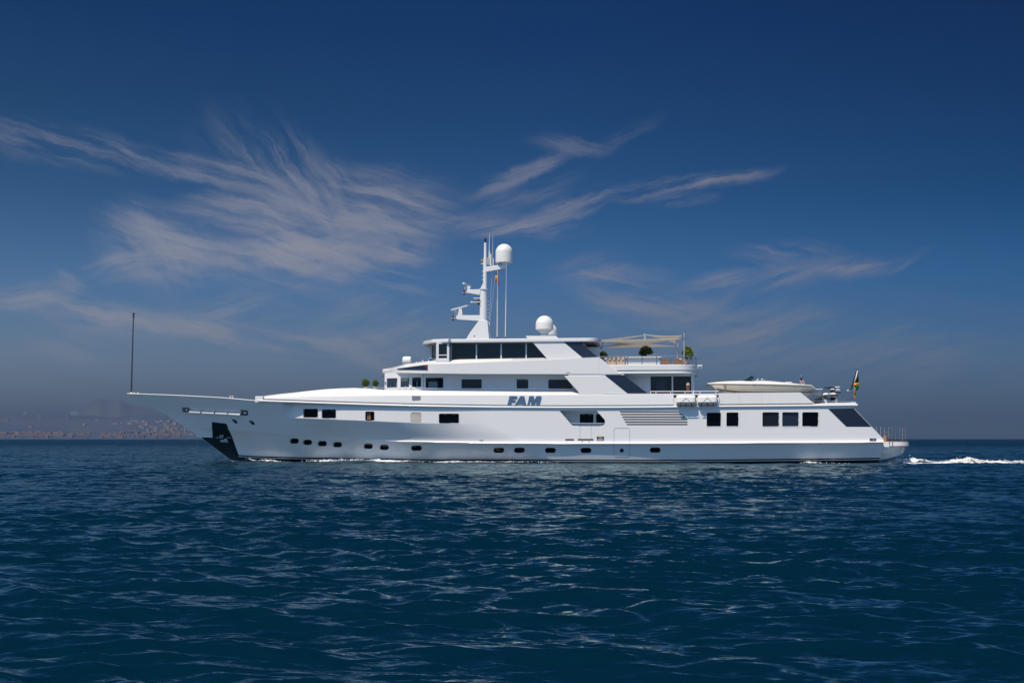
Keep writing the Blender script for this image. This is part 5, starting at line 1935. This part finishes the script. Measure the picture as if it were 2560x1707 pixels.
# ------------------------------------------------------------------ plants
def topiary(px, py, rad, Y, pyb, label):
    c_ = U(px, py, Y)
    b_ = U(px, pyb, Y)
    t_ = thing('topiary_tree', (c_.x, c_.y, b_.z), label, 'topiary', 'clipped ball trees on the foredeck')
    r_ = rad / F_PX * (Y - CAM.y)
    MB().leafball(c_, r_, 900, 0.05, 1.0, int(px)).build('crown', 'leaf_green', t_)
    MB().tube([(c_.x, c_.y, b_.z + 0.1), c_], 0.025, 6).build('trunk', 'bark', t_)
    MB().lathe([(0.13, -0.05), (0.17, 0.16), (0.15, 0.16), (0.14, 0.12)], (c_.x, c_.y, b_.z), 14).build('pot', 'pot_grey', t_, smooth=True, angle=40)


topiary(914.5, 956.8, 9.6, 2.6, 972.5, 'larger clipped ball tree on the foredeck, the one toward the bow')
topiary(938.8, 958, 7.2, 6.6, 972.5, 'smaller clipped ball tree on the foredeck, nearer the cabin windows')


def bush(px, py, rad, Y, pyb, label, leaf, flat=1.0, seed=1, shape=None, n=750, size=0.12):
    c_ = U(px, py, Y)
    zb_ = U(px, pyb, Y).z
    t_ = thing('potted_shrub', (c_.x, c_.y, zb_), label, 'potted plant', 'potted shrubs on the sun deck')
    r_ = rad / F_PX * (Y - CAM.y)
    MB().leafball(c_, r_, n, size, flat, seed, shape).build('foliage', leaf, t_)
    MB().tube([(c_.x, c_.y, zb_), c_], 0.03, 6).build('stem', 'bark', t_)
    MB().lathe([(0.18, 0), (0.24, 0.35), (0.21, 0.35), (0.2, 0.3)], (c_.x, c_.y, zb_), 14).build('pot', 'pot_grey', t_, smooth=True, angle=40)


bush(1614.5, 879.5, 14.5, 3.6, 898, 'round dark green shrub beside the centre awning pole', 'leaf_dark', .86, 3)
bush(1507, 890, 9, 2.4, 905, 'low dark shrub by the slanted screen at the fore end of the sun deck', 'leaf_dark', 1.0, 8, n=700)
bush(1719.5, 884.5, 11.5, 2.0, 908, 'bright yellow green shrub at the after corner of the sun deck', 'leaf_yellow', 1.35, 12, n=1100)

# ------------------------------------------------------------------ sun deck furniture
def sofa(px0, px1, label):
    a, b_ = U(px0, 900, 1.5), U(px1, 900, 1.5)
    z0 = zA - 0.35
    t_ = thing('deck_sofa', ((a.x + b_.x) / 2, 1.9, z0), label, 'sofa', 'beige sofas forward on the sun deck')
    zt = U(px0, 893.5, 1.5).z
    MB().box(a.x, b_.x, 1.45, 2.35, z0, z0 + 0.42).build('seat', 'cushion_beige', t_, bevel=0.05)
    MB().box(a.x, b_.x, 1.2, 1.45, z0, zt).build('backrest', 'cushion_beige', t_, bevel=0.06)
    n = 2
    for k in range(n):
        x0 = a.x + (b_.x - a.x) * k / n
        MB().box(x0 + 0.03, x0 + (b_.x - a.x) / n - 0.03, 1.12, 1.3, zt - 0.22, zt + 0.06).build('cushion', 'cushion_beige', t_, bevel=0.07)
    for k in (0, 1):
        x0 = (a.x, b_.x - 0.14)[k]
        MB().box(x0 + .003, x0 + 0.137, 1.19, 2.3, z0 + .1, zt - 0.18).build('armrest', 'cushion_beige', t_, bevel=0.05)


sofa(1520, 1540.5, 'beige cushioned sofa nearest the slanted white panel on the sun deck')
sofa(1541.5, 1563, 'beige cushioned sofa beside the white bar counter')


def counter():
    a, b_ = U(1564, 900, 1.3), U(1652, 900, 1.3)
    t_ = thing('bar_counter', ((a.x + b_.x) / 2, 2.0, zA), 'long white bar counter with a pale blue band behind the railing', 'bar counter')
    zt, z1, z2 = U(1600, 891.5, 1.3).z, U(1600, 894.6, 1.3).z, U(1600, 900, 1.3).z
    MB().box(a.x, b_.x - 0.05, 1.32, 3.0, zA - 0.4, z2).build('base', 'white_paint', t_, bevel=0.02)
    MB().box(a.x + 0.05, b_.x - 0.1, 1.38, 2.9, z2 + 0.002, z1 - 0.002).build('recess_panel', 'white_paint', t_)
    MB().box(a.x - 0.05, b_.x + 0.05, 1.15, 3.1, z1, zt).build('worktop', 'white_paint', t_, bevel=0.02)
    p, q = U(1617.5, 889.5, 2.4), U(1646, 886, 2.4)
    MB().box(p.x, q.x, 2.3, 3.0, zt + 0.003, q.z).build('raised_shelf', 'white_paint', t_, bevel=0.02)


counter()


def pad(px0, px1, pyt, Y, label, r_=0.3):
    a, b_ = U(px0, 905, Y), U(px1, 905, Y)
    zt, z0 = U(px0, pyt, Y).z, zA - 0.1
    t_ = thing('sun_pad', ((a.x + b_.x) / 2, Y + 0.6, z0), label, 'sun lounger', 'orange sun pads aft on the sun deck')
    H = zt - z0
    MB().box(a.x, b_.x, Y, Y + 1.3, z0, z0 + H * 0.42).build('base_cushion', 'cushion_orange', t_, bevel=0.07)
    rows_ = []
    for k in range(13):
        u = k / 12
        x = a.x + (b_.x - a.x) * u
        h = z0 + H * 0.48 + H * 0.48 * math.sin(math.pi * min(1, max(0, u * 0.8 + 0.18))) ** 0.6
        rows_.append([(x, Y - .03, z0 + H * .45), (x, Y, h - 0.05), (x, Y + .1, h), (x, Y + 1.2, h), (x, Y + 1.3, z0 + H * .45)])
    mb = MB().grid(rows_)
    mb.f += [tuple(range(5)), tuple(60 + k for k in range(4, -1, -1))]
    mb.build('back_cushion', 'cushion_orange', t_, smooth=True, angle=45)
    MB().box(a.x + (b_.x - a.x) * .12, a.x + (b_.x - a.x) * .72, Y + .3, Y + .9, zt - 0.05, zt + .03).build('towel', 'cushion_white', t_, bevel=0.02)


pad(1653.5, 1678, 897.6, 1.6, 'orange cushioned sun pad beside the end of the white counter')
pad(1685.5, 1712, 896.6, 1.6, 'orange cushioned sun pad with a white towel near the tall after pole')
pad(1712.8, 1724.8, 899.5, 1.9, 'small orange cushioned seat beneath the yellow green shrub')

# closed parasol on the upper deck aft
p = U(1720, 984, 0.75)
par = thing('closed_parasol', (p.x, p.y, p.z), 'closed brown parasol with a pale straw cap behind the upper railing', 'parasol')
zz = lambda y: U(1720, y, .75).z - p.z
MB().lathe([(0.05, zz(990)), (0.09, zz(978)), (0.12, zz(968)), (0.11, zz(962)), (0.05, zz(960))], p, 12).build('folded_canopy', 'brown_wood', par, smooth=True)
MB().lathe([(0.13, zz(962.5)), (0.12, zz(960)), (0.07, zz(957)), (0.012, zz(954.5)), (0.006, zz(953))], p, 12).build('straw_cap', 'straw', par, smooth=True)
MB().tube([(p.x, p.y, p.z - .15), (p.x, p.y, p.z + zz(970))], 0.025, 8).build('pole', 'teak', par)

# ------------------------------------------------------------------ life rafts
def raft():
    a, b_ = U(1691, 1000, -0.35), U(1738.5, 1000, -0.35)
    x0, x1 = a.x, b_.x
    zt, zm, zl = U(1700, 987.3, -0.4).z, U(1700, 1005.5, -0.4).z, U(1700, 1014.8, -0.4).z
    t_ = thing('life_raft', ((x0 + x1) / 2, 0, zl), 'white life raft canister in a cradle on the side, the one nearer the bow', 'life raft', 'life rafts hung on the side')
    prof = [(0.35, zl + .07), (-0.05, zl + .05), (-0.38, zl + .10), (-0.50, zm), (-0.47, zt - .12), (-0.36, zt), (0.30, zt), (0.40, zt - .1)]
    n = 14
    rows_ = []
    for k in range(n + 1):
        u = k / n
        s_ = 1 - 0.16 * (abs(2 * u - 1) ** 7)
        cz_ = (zt + zl) / 2
        rows_.append([(x0 + (x1 - x0) * u, y * s_, cz_ + (z - cz_) * (1 - 0.10 * (abs(2 * u - 1) ** 7))) for y, z in prof])
    mb = MB().grid(rows_, closed=True)
    mb.f += [tuple(range(8)), tuple(n * 8 + k for k in range(7, -1, -1))]
    mb.build('canister', 'raft_white', t_, bevel=0.035)
    cr = MB()
    zc_ = zm - 0.03
    cr.tube([(x0 + .02, -0.20, zc_), (x0 + .02, -0.515, zc_), (x1 - .02, -0.515, zc_), (x1 - .02, -0.20, zc_)], 0.016, 8)
    cr.tube([(x0 + .08, -0.20, zl - .02), (x0 + .08, -0.42, zl), (x1 - .08, -0.42, zl), (x1 - .08, -0.20, zl - .02)], 0.016, 8)
    for u in (.2, .5, .8):
        x = x0 + (x1 - x0) * u
        cr.tube([(x, 0.1, zl - .05), (x, -0.42, zl), (x, -0.525, zc_)], 0.026, 8)
    cr.build('cradle', 'dark_grey', t_, smooth=True)
    xm = (x0 + x1) / 2
    MB().tube([(xm, -0.44, zt - .02), (xm, -0.495, (zt + zm) / 2 + .05)], 0.011, 6).tube([(xm, -0.495, (zt + zm) / 2 + .05), (xm - .25, -0.515, zm + .05)], 0.011, 6).tube([(xm, -0.495, (zt + zm) / 2 + .05), (xm + .25, -0.515, zm + .05)], 0.011, 6).build('lashing', 'galvanised', t_)
    return t_


rf = raft()
rf2 = copy_tree(rf)
rf2.location.x += U(1768.2, 1000, -0.35).x - U(1714.7, 1000, -0.35).x
rf2['label'] = 'white life raft canister in a cradle on the side, the one nearer the motorboat'

# ------------------------------------------------------------------ tender on the boat deck
def tender():
    Yt = 2.6
    pxx = lambda px: U(px, 965, Yt).x
    zt0 = U(1900, 982, Yt).z
    t_ = thing('motorboat', (pxx(1900), Yt, zt0 - 0.5), 'cream open speedboat carried on the boat deck with a raked green windscreen', 'motorboat')
    st = [1767.5, 1775, 1790, 1815, 1845, 1880, 1920, 1960, 2000, 2024, 2034]
    gun = [958.8, 958.7, 958.5, 958.4, 958.8, 959.2, 959.9, 961, 962.3, 963.5, 973]     # rubbing edge
    dck = [958.3, 956.5, 954.6, 952.6, 951.6, 951, 951.6, 955.4, 960.2, 962.4, 972.5]   # deck line
    kel = [959.4, 963, 975.5, 985, 990, 993, 995, 995, 994, 992, 980]
    chn = [959.2, 962.4, 972, 976.5, 979, 980.5, 981, 981, 980.5, 979.5, 976]
    hbw = [0.02, .22, .52, .82, 1.02, 1.15, 1.2, 1.2, 1.14, 1.08, .98]
    X = np.linspace(st[0], st[-1], 60)
    g, d_, k_, c_, h_ = (np.interp(X, st, a) for a in (gun, dck, kel, chn, hbw))
    hull_r, deck_r = [], []
    for i, px in enumerate(X):
        x = pxx(px)
        h = h_[i]
        zn = lambda py, Y: U(px, py, Y).z
        Yn = Yt - h
        hull_r.append([(x, Yt - h, zn(g[i], Yn)), (x, Yt - h * .97, zn(g[i], Yn) * .6 + zn(c_[i], Yn) * .4), (x, Yt - h * .82, zn(c_[i], Yn)), (x, Yt, zn(k_[i], Yt)),
                       (x, Yt + h * .82, zn(c_[i], Yn)), (x, Yt + h * .97, zn(g[i], Yn) * .6 + zn(c_[i], Yn) * .4), (x, Yt + h, zn(g[i], Yn))])
        zd = zn(d_[i], Yt - h * .6)
        deck_r.append([(x, Yt - h, zn(g[i], Yn) + .002), (x, Yt - h * .92, zn(g[i], Yn) * .35 + zd * .65), (x, Yt - h * .6, zd), (x, Yt, zd + .01), (x, Yt + h * .6, zd), (x, Yt + h * .92, zn(g[i], Yn) * .35 + zd * .65), (x, Yt + h, zn(g[i], Yn) + .002)])
    MB().grid(hull_r).build('hull', 'cream_gel', t_, smooth=True, angle=35)
    MB().grid(deck_r).build('deck', 'cream_deck', t_, smooth=True, angle=35)
    MB().tube([Vector(r_[0]) + Vector((0, -.015, 0)) for r_ in hull_r], 0.035, 8).build('rub_rail', 'cream_deck', t_, smooth=True)
    bt = []
    for i, px in enumerate(X):
        if px > 1786:
            a = Vector(hull_r[i][2])
            bt.append(a + Vector((0, -.012, .02)))
    MB().tube(bt, 0.035, 8).build('boot_stripe', 'black_rubber', t_, smooth=True)
    # windscreen
    a, b_, c2, d2 = U(1858.5, 951.3, Yt - .75), U(1877.5, 938.4, Yt - .55), U(1887.3, 943.4, Yt - .85), U(1877.5, 952.4, Yt - 1.0)
    mir = lambda v: Vector((v.x, 2 * Yt - v.y, v.z))
    ws = MB()
    ws.add([a, b_, c2, d2], [(0, 1, 2, 3)])
    ws.add([mir(a), mir(b_), mir(c2), mir(d2)], [(0, 1, 2, 3)])
    ws.add([a, b_, mir(b_), mir(a)], [(0, 1, 2, 3)])
    ws = ws.build('windscreen', 'windscreen', t_)
    fr = MB().tube([a, b_, c2, d2], 0.018, 6).tube([mir(a), mir(b_), mir(c2), mir(d2)], 0.018, 6).tube([b_, mir(b_)], 0.018, 6)
    fr.build('screen_frame', 'chrome', ws, smooth=True)
    for px, py in ((1894, 950), (1905, 949.5)):
        MB().lathe([(.05, 0), (.05, .06), (.02, .1)], U(px, py + .5, Yt - .5), 10).build('deck_fitting', 'white_plastic', t_, smooth=True)
    MB().tube([U(1909, 951, Yt - .4), U(1911.5, 948, Yt - .4)], .05, 8).build('horn', 'chrome', t_, smooth=True)
    MB().box(pxx(1962), pxx(1978), Yt - .6, Yt + .6, U(1965, 957.5, Yt).z, U(1965, 955.4, Yt).z).build('engine_hatch', 'cream_deck', t_, bevel=.03)
    for px in (1812, 1815):
        pass
    MB().prism([(1808, 960.2), (1815.5, 960), (1814, 962), (1809.5, 962.2)], Yt - .86, Yt - .7).build('side_vent', 'teak', t_)
    for px, py in ((1885.5, 963.3), (1935, 965), (1985, 966.5)):
        Yh = Yt - float(np.interp(px, X, h_)) * 1.0
        MB().lathe([(0, -.012), (.03, 0), (0, .012)], U(px, py, Yh), 8, 'y').build('through_hull', 'steel', t_)
    # bow roller and anchor
    an = MB().tube([U(1772, 962, Yt), U(1765, 966, Yt)], .03, 8).tube([U(1768, 963, Yt), U(1763.5, 967.5, Yt), U(1772, 968.5, Yt)], .035, 8).tube([U(1776, 963, Yt), U(1786, 972, Yt)], .03, 8)
    an.build('bow_anchor', 'brown_wood', t_, smooth=True)
    # cradle: white chocks and a stern bathing step
    MB().box(pxx(2010), pxx(2053), Yt - .8, Yt + .8, U(2020, 975.8, Yt).z, U(2020, 973.4, Yt).z).build('bathing_step', 'cream_deck', t_, bevel=.02)
    MB().box(pxx(2000), pxx(2050), Yt - .6, Yt + .6, U(2020, 992, Yt).z, U(2020, 976, Yt).z).build('stern_chock', 'white_paint', t_, bevel=.05)
    for px in (1830, 1940):
        MB().box(pxx(px), pxx(px + 10), Yt - .9, Yt + .9, U(px, 1012, Yt).z, U(px, 984, Yt).z).build('cradle_chock', 'white_paint', t_, bevel=.03)


tender()


def jetski():
    Yj = 1.6
    P = lambda px, py, dy=0.0: U(px, py, Yj + dy)
    o = P(2075, 1003)
    t_ = thing('jet_ski', (o.x, o.y, o.z), 'black and white jet ski on a low cradle behind the after railing', 'jet ski')
    st = [2056, 2060, 2066, 2075, 2084, 2091, 2094.5]
    zt = [988.5, 986.6, 986, 985.6, 985.4, 985.5, 986]
    zc = [991, 995, 999, 1000.5, 1000, 996, 989.5]
    hb = [.25, .48, .58, .6, .52, .3, .06]
    rows_ = []
    for a, b_, c_, h in zip(st, zt, zc, hb):
        rows_.append([P(a, b_, -h), P(a, (b_ + c_) / 2, -h * .9), P(a, c_, 0), P(a, (b_ + c_) / 2, h * .9), P(a, b_, h), P(a, b_ - .6, 0)])
    mb = MB().grid(rows_, closed=True)
    mb.f += [tuple(range(6)), tuple(36 + k for k in range(5, -1, -1))]
    mb.build('hull', 'jet_black', t_, smooth=True, angle=50)
    rows_ = []
    for a, b_, h, hh in ((2058, 986.5, .42, 2.5), (2064, 985.6, .5, 3.2), (2071, 985.2, .55, 2.4), (2078, 985, .5, 2.6), (2086, 984.8, .38, 3.2), (2093.5, 985.6, .12, 2.2)):
        rows_.append([P(a, b_ + 1, -h), P(a, b_ - hh, -h * .7), P(a, b_ - hh - .6, 0), P(a, b_ - hh, h * .7), P(a, b_ + 1, h)])
    mb = MB().grid(rows_)
    mb.f += [tuple(range(5)), tuple(25 + k for k in range(4, -1, -1))]
    mb.build('deck', 'white_plastic', t_, smooth=True, angle=50)
    MB().box(P(2062, 0).x, P(2082, 0).x, Yj - .22, Yj + .22, P(2070, 983.5).z, P(2070, 978.5).z).build('console', 'jet_black', t_, bevel=.08)
    MB().box(P(2070.5, 0).x, P(2081, 0).x, Yj - .2, Yj + .2, P(2075, 977.5).z, P(2075, 975.3).z).build('cowling', 'white_plastic', t_, bevel=.04)
    MB().box(P(2071, 0).x, P(2079.5, 0).x, Yj - .2, Yj + .2, P(2075, 974.7).z, P(2075, 972.4).z).build('cowling', 'white_plastic', t_, bevel=.04)
    MB().box(P(2056.5, 0).x, P(2067, 0).x, Yj - .18, Yj + .18, P(2060, 975).z, P(2060, 971.8).z).build('seat_back', 'white_plastic', t_, bevel=.04)
    MB().box(P(2056.5, 0).x, P(2067, 0).x, Yj - .15, Yj + .15, P(2060, 986).z, P(2060, 975.2).z).build('seat', 'jet_black', t_, bevel=.05)
    MB().tube([P(2074.5, 976), P(2074.5, 969)], .09, 8).build('steering_post', 'jet_black', t_, smooth=True)
    MB().tube([P(2061.5, 969.6, -.4), P(2068, 968.8, -.2), P(2075, 968.4), P(2080, 968.8, .2), P(2087, 969.4, .4)], .035, 8).build('handlebar', 'black_rubber', t_, smooth=True)
    MB().box(P(2068.8, 0).x, P(2080, 0).x, Yj - .15, Yj + .15, P(2075, 968.6).z, P(2075, 966.4).z).build('bar_pad', 'white_plastic', t_, bevel=.03)
    # cradle
    MB().prism([(2025, 997.5), (2040, 996), (2056, 989), (2058, 1000), (2052, 1008), (2036, 1008)], Yj - .5, Yj + .5).build('cradle', 'black_rubber', t_, bevel=.04)
    MB().prism([(2060, 1000), (2066, 999), (2069, 1008), (2064, 1008.5)], Yj - .6, Yj - .45).build('chock', 'cushion_white', t_, bevel=.03)
    MB().prism([(2068, 1003), (2095, 997), (2096, 1007), (2068, 1008)], Yj - .3, Yj + .3).build('cradle_bed', 'grey_paint', t_, bevel=.03)


jetski()

# ------------------------------------------------------------------ flags
def cloth(name, rows_px, Y, mt, parent, wob=0.05, seed=0):
    rows_ = []
    for i, r_ in enumerate(rows_px):
        rows_.append([U(px, py, Y + wob * math.sin(2.1 * k + i * 1.3 + seed)) for k, (px, py) in enumerate(r_)])
    o = MB().grid(rows_).build(name, mt, parent, smooth=True)
    s_ = o.modifiers.new('thickness', 'SOLIDIFY')
    s_.thickness = 0.006
    return o


# ensign staff is part of the yacht
MB().tube([U(2126.5, 976, 0.9), U(2142.5, 924.5, 0.9)], 0.062, 10, 0.045).build('ensign_staff', 'navy_cloth', yacht, smooth=True)
MB().lathe([(0.0, -.03), (.06, 0), (0, .05)], U(2142.7, 923.6, .9), 10).build('staff_truck', 'dark_grey', yacht, smooth=True)
p = U(2144, 926, .85)
en = thing('ensign', (p.x, p.y, p.z), 'black green and gold ensign drooping from the stern staff', 'flag')
cloth('white_hoist', [[(2142.8, 925.5), (2143.5, 926), (2144.6, 925.5)], [(2138.5, 944), (2140, 944.5), (2141.4, 943)], [(2134, 960.5), (2134.8, 961), (2135.6, 960.8)]], .85, 'white_cloth', en, .02)
cloth('black_field', [[(2144.3, 926), (2144.6, 926), (2145, 926.3)], [(2140.8, 942), (2143.6, 942), (2146.2, 941)], [(2136.5, 957), (2142, 956.6), (2147, 956.3)]], .83, 'black_cloth', en, .05)
cloth('gold_band', [[(2136.3, 957), (2142, 956.5), (2147.4, 956.2)], [(2134, 961), (2141, 960.2), (2148, 960)], [(2133, 963.2), (2140, 964), (2147.5, 963.6)]], .80, 'yellow_cloth', en, .05, 1)
cloth('green_field', [[(2134.5, 963.4), (2140, 964), (2147.5, 963.6)], [(2138, 967), (2142, 968), (2147, 968)], [(2139, 971.5), (2142, 973), (2145, 973.4)], [(2139.5, 974.5), (2141.5, 976.5), (2143.3, 977)]], .83, 'green_cloth', en, .05, 2)
cloth('gold_tail', [[(2136.5, 968.5), (2138, 968.2), (2139.4, 969)], [(2134.5, 977), (2136.5, 977), (2138, 976)], [(2134, 986), (2135.8, 986), (2137.2, 985)], [(2134, 993), (2136, 993), (2138, 992)], [(2134.8, 999), (2135.8, 999.6), (2136.4, 998.8)]], .80, 'yellow_cloth', en, .03, 3)
cloth('black_tail', [[(2137.6, 976.5), (2138.5, 978), (2139, 979)], [(2137.2, 985), (2138.5, 985.5), (2139.2, 985)], [(2136.8, 990), (2137.8, 990.5), (2138.3, 989)]], .82, 'black_cloth', en, .02, 4)

p = U(1240, 683, YC)
sp_ = thing('courtesy_flag', (p.x, p.y, p.z), 'small red and yellow flag hanging from the mast arm', 'flag')
cloth('red_stripe', [[(1239.2, 681.5), (1240.5, 682.5), (1242, 683.5)], [(1238, 687), (1240.2, 687.5), (1242.8, 687.6)]], YC - .1, 'red_cloth', sp_, .04)
cloth('yellow_stripe', [[(1238, 687), (1240.2, 687.5), (1242.8, 687.6)], [(1237.8, 694), (1241, 695), (1244.4, 696)], [(1237.6, 700), (1241, 703), (1244.8, 704.8)]], YC - .1, 'yellow_cloth', sp_, .05, 1)
cloth('red_stripe', [[(1237.4, 700), (1241, 703), (1247, 702.5)], [(1240, 704.2), (1243, 706.6), (1247.4, 708)], [(1243, 708), (1244.6, 711), (1246.8, 713)], [(1244.2, 712), (1245, 715), (1246, 716)]], YC - .1, 'red_cloth', sp_, .04, 2)

p = U(2003, 942, 2.6)
MB().tube([U(2002.2, 937.8, 2.6), U(2009, 961, 2.6)], .012, 6).build('flag_staff', 'white_plastic', bpy.data.objects['motorboat'])
uf = thing('boat_flag', (p.x, p.y, p.z), 'small faded red white and blue flag at the stern of the motorboat', 'flag')
cloth('blue_canton', [[(2001.2, 942.2), (2003.5, 941.3), (2005.5, 944)], [(2000.3, 946), (2003.2, 946.5), (2007, 947)], [(2001, 950), (2004, 951), (2006.6, 949.5)]], 2.55, 'navy_cloth', uf, .03)
for k in range(6):
    y0, y1 = 949.5 + k * 1.8, 951.3 + k * 1.8
    f = lambda y: (y - 949) / 11
    cloth('red_stripe' if k % 2 == 0 else 'white_stripe', [[(1997.6 + 7.5 * f(y0), y0 + 1.5), (2002 + 6.5 * f(y0), y0), (2007.5 + 5 * f(y0), y0 - 1)], [(1997.6 + 7.5 * f(y1), y1 + 1.5), (2002 + 6.5 * f(y1), y1), (2007.5 + 5 * f(y1), y1 - 1)]],
          2.55, 'pink_stripe' if k % 2 == 0 else 'white_cloth', uf, .02, k * .1)

# ------------------------------------------------------------------ folding seat on the swim platform
p = U(2212, 1104, 1.2)
ch = thing('folding_chair', (p.x, 1.2, p.z), 'small folded teak chair at the foot of the stern railing', 'chair')
zc2 = U(2212, 1089, 1.2).z
MB().box(p.x - .09, p.x + .07, 1.05, 1.1, p.z, zc2).build('backrest', 'teak', ch, bevel=.015)
MB().box(p.x - .02, p.x + .14, 1.12, 1.5, p.z + .12, p.z + .17).build('seat', 'teak', ch, bevel=.015)
for dx, dy in ((-.07, 1.12), (.12, 1.12), (-.07, 1.48), (.12, 1.48)):
    MB().tube([(p.x + dx, dy, p.z), (p.x + dx * .6, dy, p.z + .3)], .015, 6).build('leg', 'teak', ch)

# ------------------------------------------------------------------ broken water round the hull
def foam(name, path, label, seed, drops=400):
    """path: list of (x, y, width, height, cover)"""
    L = [0]
    for a, b_ in zip(path[:-1], path[1:]):
        L.append(L[-1] + math.hypot(b_[0] - a[0], b_[1] - a[1]))
    n = max(20, int(L[-1] / 0.05))
    m_ = 17
    u = np.linspace(0, L[-1], n)
    X, Y, Wd, Ht, Cv = (np.interp(u, L, [q[k] for q in path]) for k in range(5))
    V = np.zeros((n, m_, 3))
    cov = np.zeros((n, m_))
    for j in range(m_):
        v = j / (m_ - 1) * 2 - 1
        prof = max(0.0, 1 - v * v) ** 0.8
        V[:, j, 0] = X
        V[:, j, 1] = Y + Wd * 0.5 * v
        wz_ = wave_z(V[:, j, 0], V[:, j, 1], 0.3)[0]
        for i in range(n):
            q = Vector((V[i, j, 0] * 0.7, V[i, j, 1] * 0.7, seed))
            f = 0.55 + 0.75 * mnoise.fractal(q * 1.3, 1.0, 2.0, 4) + 0.35 * mnoise.fractal(q * 5.0, 0.9, 2.0, 3)
            V[i, j, 2] = wz_[i] + 0.02 + Ht[i] * prof * max(0.02, f)
            V[i, j, 0] += 0.06 * mnoise.noise(q * 6)
            cov[i, j] = Cv[i] * (0.25 + 0.75 * prof)
    mb = MB()
    mb.grid([[tuple(V[i, j]) for j in range(m_)] for i in range(n)])
    rr = random.Random(seed)
    ico = bmesh.new()
    bmesh.ops.create_icosphere(ico, subdivisions=1, radius=1)
    iv = [v.co.copy() for v in ico.verts]
    ico.verts.index_update()
    if_ = [tuple(v.index for v in f.verts) for f in ico.faces]
    ico.free()
    base_n = len(mb.v)
    for _ in range(drops):
        i = min(n - 1, int(n * rr.random()))
        if rr.random() > Ht[i] / max(Ht) + .1:
            continue
        j = rr.randrange(3, m_ - 3)
        c_ = Vector(V[i, j]) + Vector((rr.gauss(0, .08), rr.gauss(0, .1), abs(rr.gauss(0, .35)) * Ht[i] * .6))
        r_ = 0.008 + 0.03 * rr.random() ** 2.5
        mb.add([c_ + v * r_ for v in iv], if_)
    o = mb.build(name, 'sea_foam', None, smooth=True, angle=180)
    at_ = o.data.attributes.new('cover', 'FLOAT', 'POINT')
    cv = np.ones(len(mb.v)) * 1.0
    cv[:base_n] = cov.ravel()
    at_.data.foreach_set('value', cv.astype(np.float32))
    tag(o, label, 'foam', kind='stuff')
    return o


xst = U(2266, 1130, 2.0).x
foam('wake_foam', [(xst - 1.2, 3.4, 1.6, .15, .4), (xst - .5, 3.2, 2.0, .5, .75), (xst + .1, 3.2, 2.4, .72, .95), (xst + .5, 3.2, 2.4, .5, .8), (xst + 1.0, 3.2, 2.6, .24, .6), (xst + 2.2, 3.3, 2.6, .14, .42), (xst + 3.4, 3.4, 2.8, .30, .62), (xst + 4.6, 3.4, 2.8, .40, .6), (xst + 5.6, 3.4, 2.6, .15, .4), (xst + 7.5, 3.3, 2.4, .17, .5), (xst + 9, 3.3, 2.4, .08, .38), (xst + 16, 3.2, 3, .10, .45), (xst + 40, 3, 4, .08, .4)], 'white churned foam trailing astern of the yacht', 3, 1500)
foam('wake_foam', [(xst - 1.6, .4, .5, .08, .3), (xst - .6, .3, .8, .12, .85), (xst + 1.0, .3, .8, .08, .6), (xst + 3, .6, 1.2, .16, .75), (xst + 6, .9, 1.5, .16, .8), (xst + 12, 1.0, 2, .12, .7)], 'thin line of foam on the near side of the wake', 5, 300)


def hull_side(px):
    x = U(px, 1152, 1.5).x
    return x, float(hullY(x, 0.05))


def side_path(spec, out=0.35):
    r_ = []
    for px, w, h, c_ in spec:
        x, y = hull_side(px)
        r_.append((x, y - out, w, h, c_))
    return r_


foam('bow_foam', side_path([(583, .3, .05, .2), (592, .5, .26, .55), (600, .5, .14, .45), (612, .6, .07, .5), (622, .7, .14, .95), (640, .8, .20, 1.0), (655, .8, .16, .95), (680, .7, .06, .8), (705, .5, .03, .3)]), 'white bow wave curling along the stem of the yacht', 7, 250)
foam('bow_foam', side_path([(745, .5, .02, .1), (770, .7, .08, .6), (800, 1.0, .14, .75), (830, 1.1, .20, .55), (850, 1.1, .22, .35), (868, 1.2, .22, .35), (880, 1.3, .16, .95), (905, 1.5, .20, .95), (940, 1.6, .18, .95), (980, 1.6, .12, .8), (1020, 1.4, .10, .5), (1060, 1.2, .08, .4)], .7), 'broken white foam along the forward side of the hull', 9, 450)
foam('bow_foam', side_path([(1060, .6, .05, .25), (1100, .8, .09, .6), (1150, 1.0, .10, .55), (1200, 1.0, .10, .5), (1260, .8, .08, .45), (1330, .8, .06, .3), (1400, .7, .05, .3)], .6), 'thin streaks of foam along the middle of the hull', 12, 150)
foam('bow_foam', side_path([(1985, .4, .04, .2), (2010, .6, .13, .75), (2030, .7, .10, .7), (2050, .6, .05, .4), (2070, .6, .10, .65), (2090, .6, .05, .5), (2140, .6, .04, .3)], .5), 'small foam crests beside the after end of the hull', 14, 150)
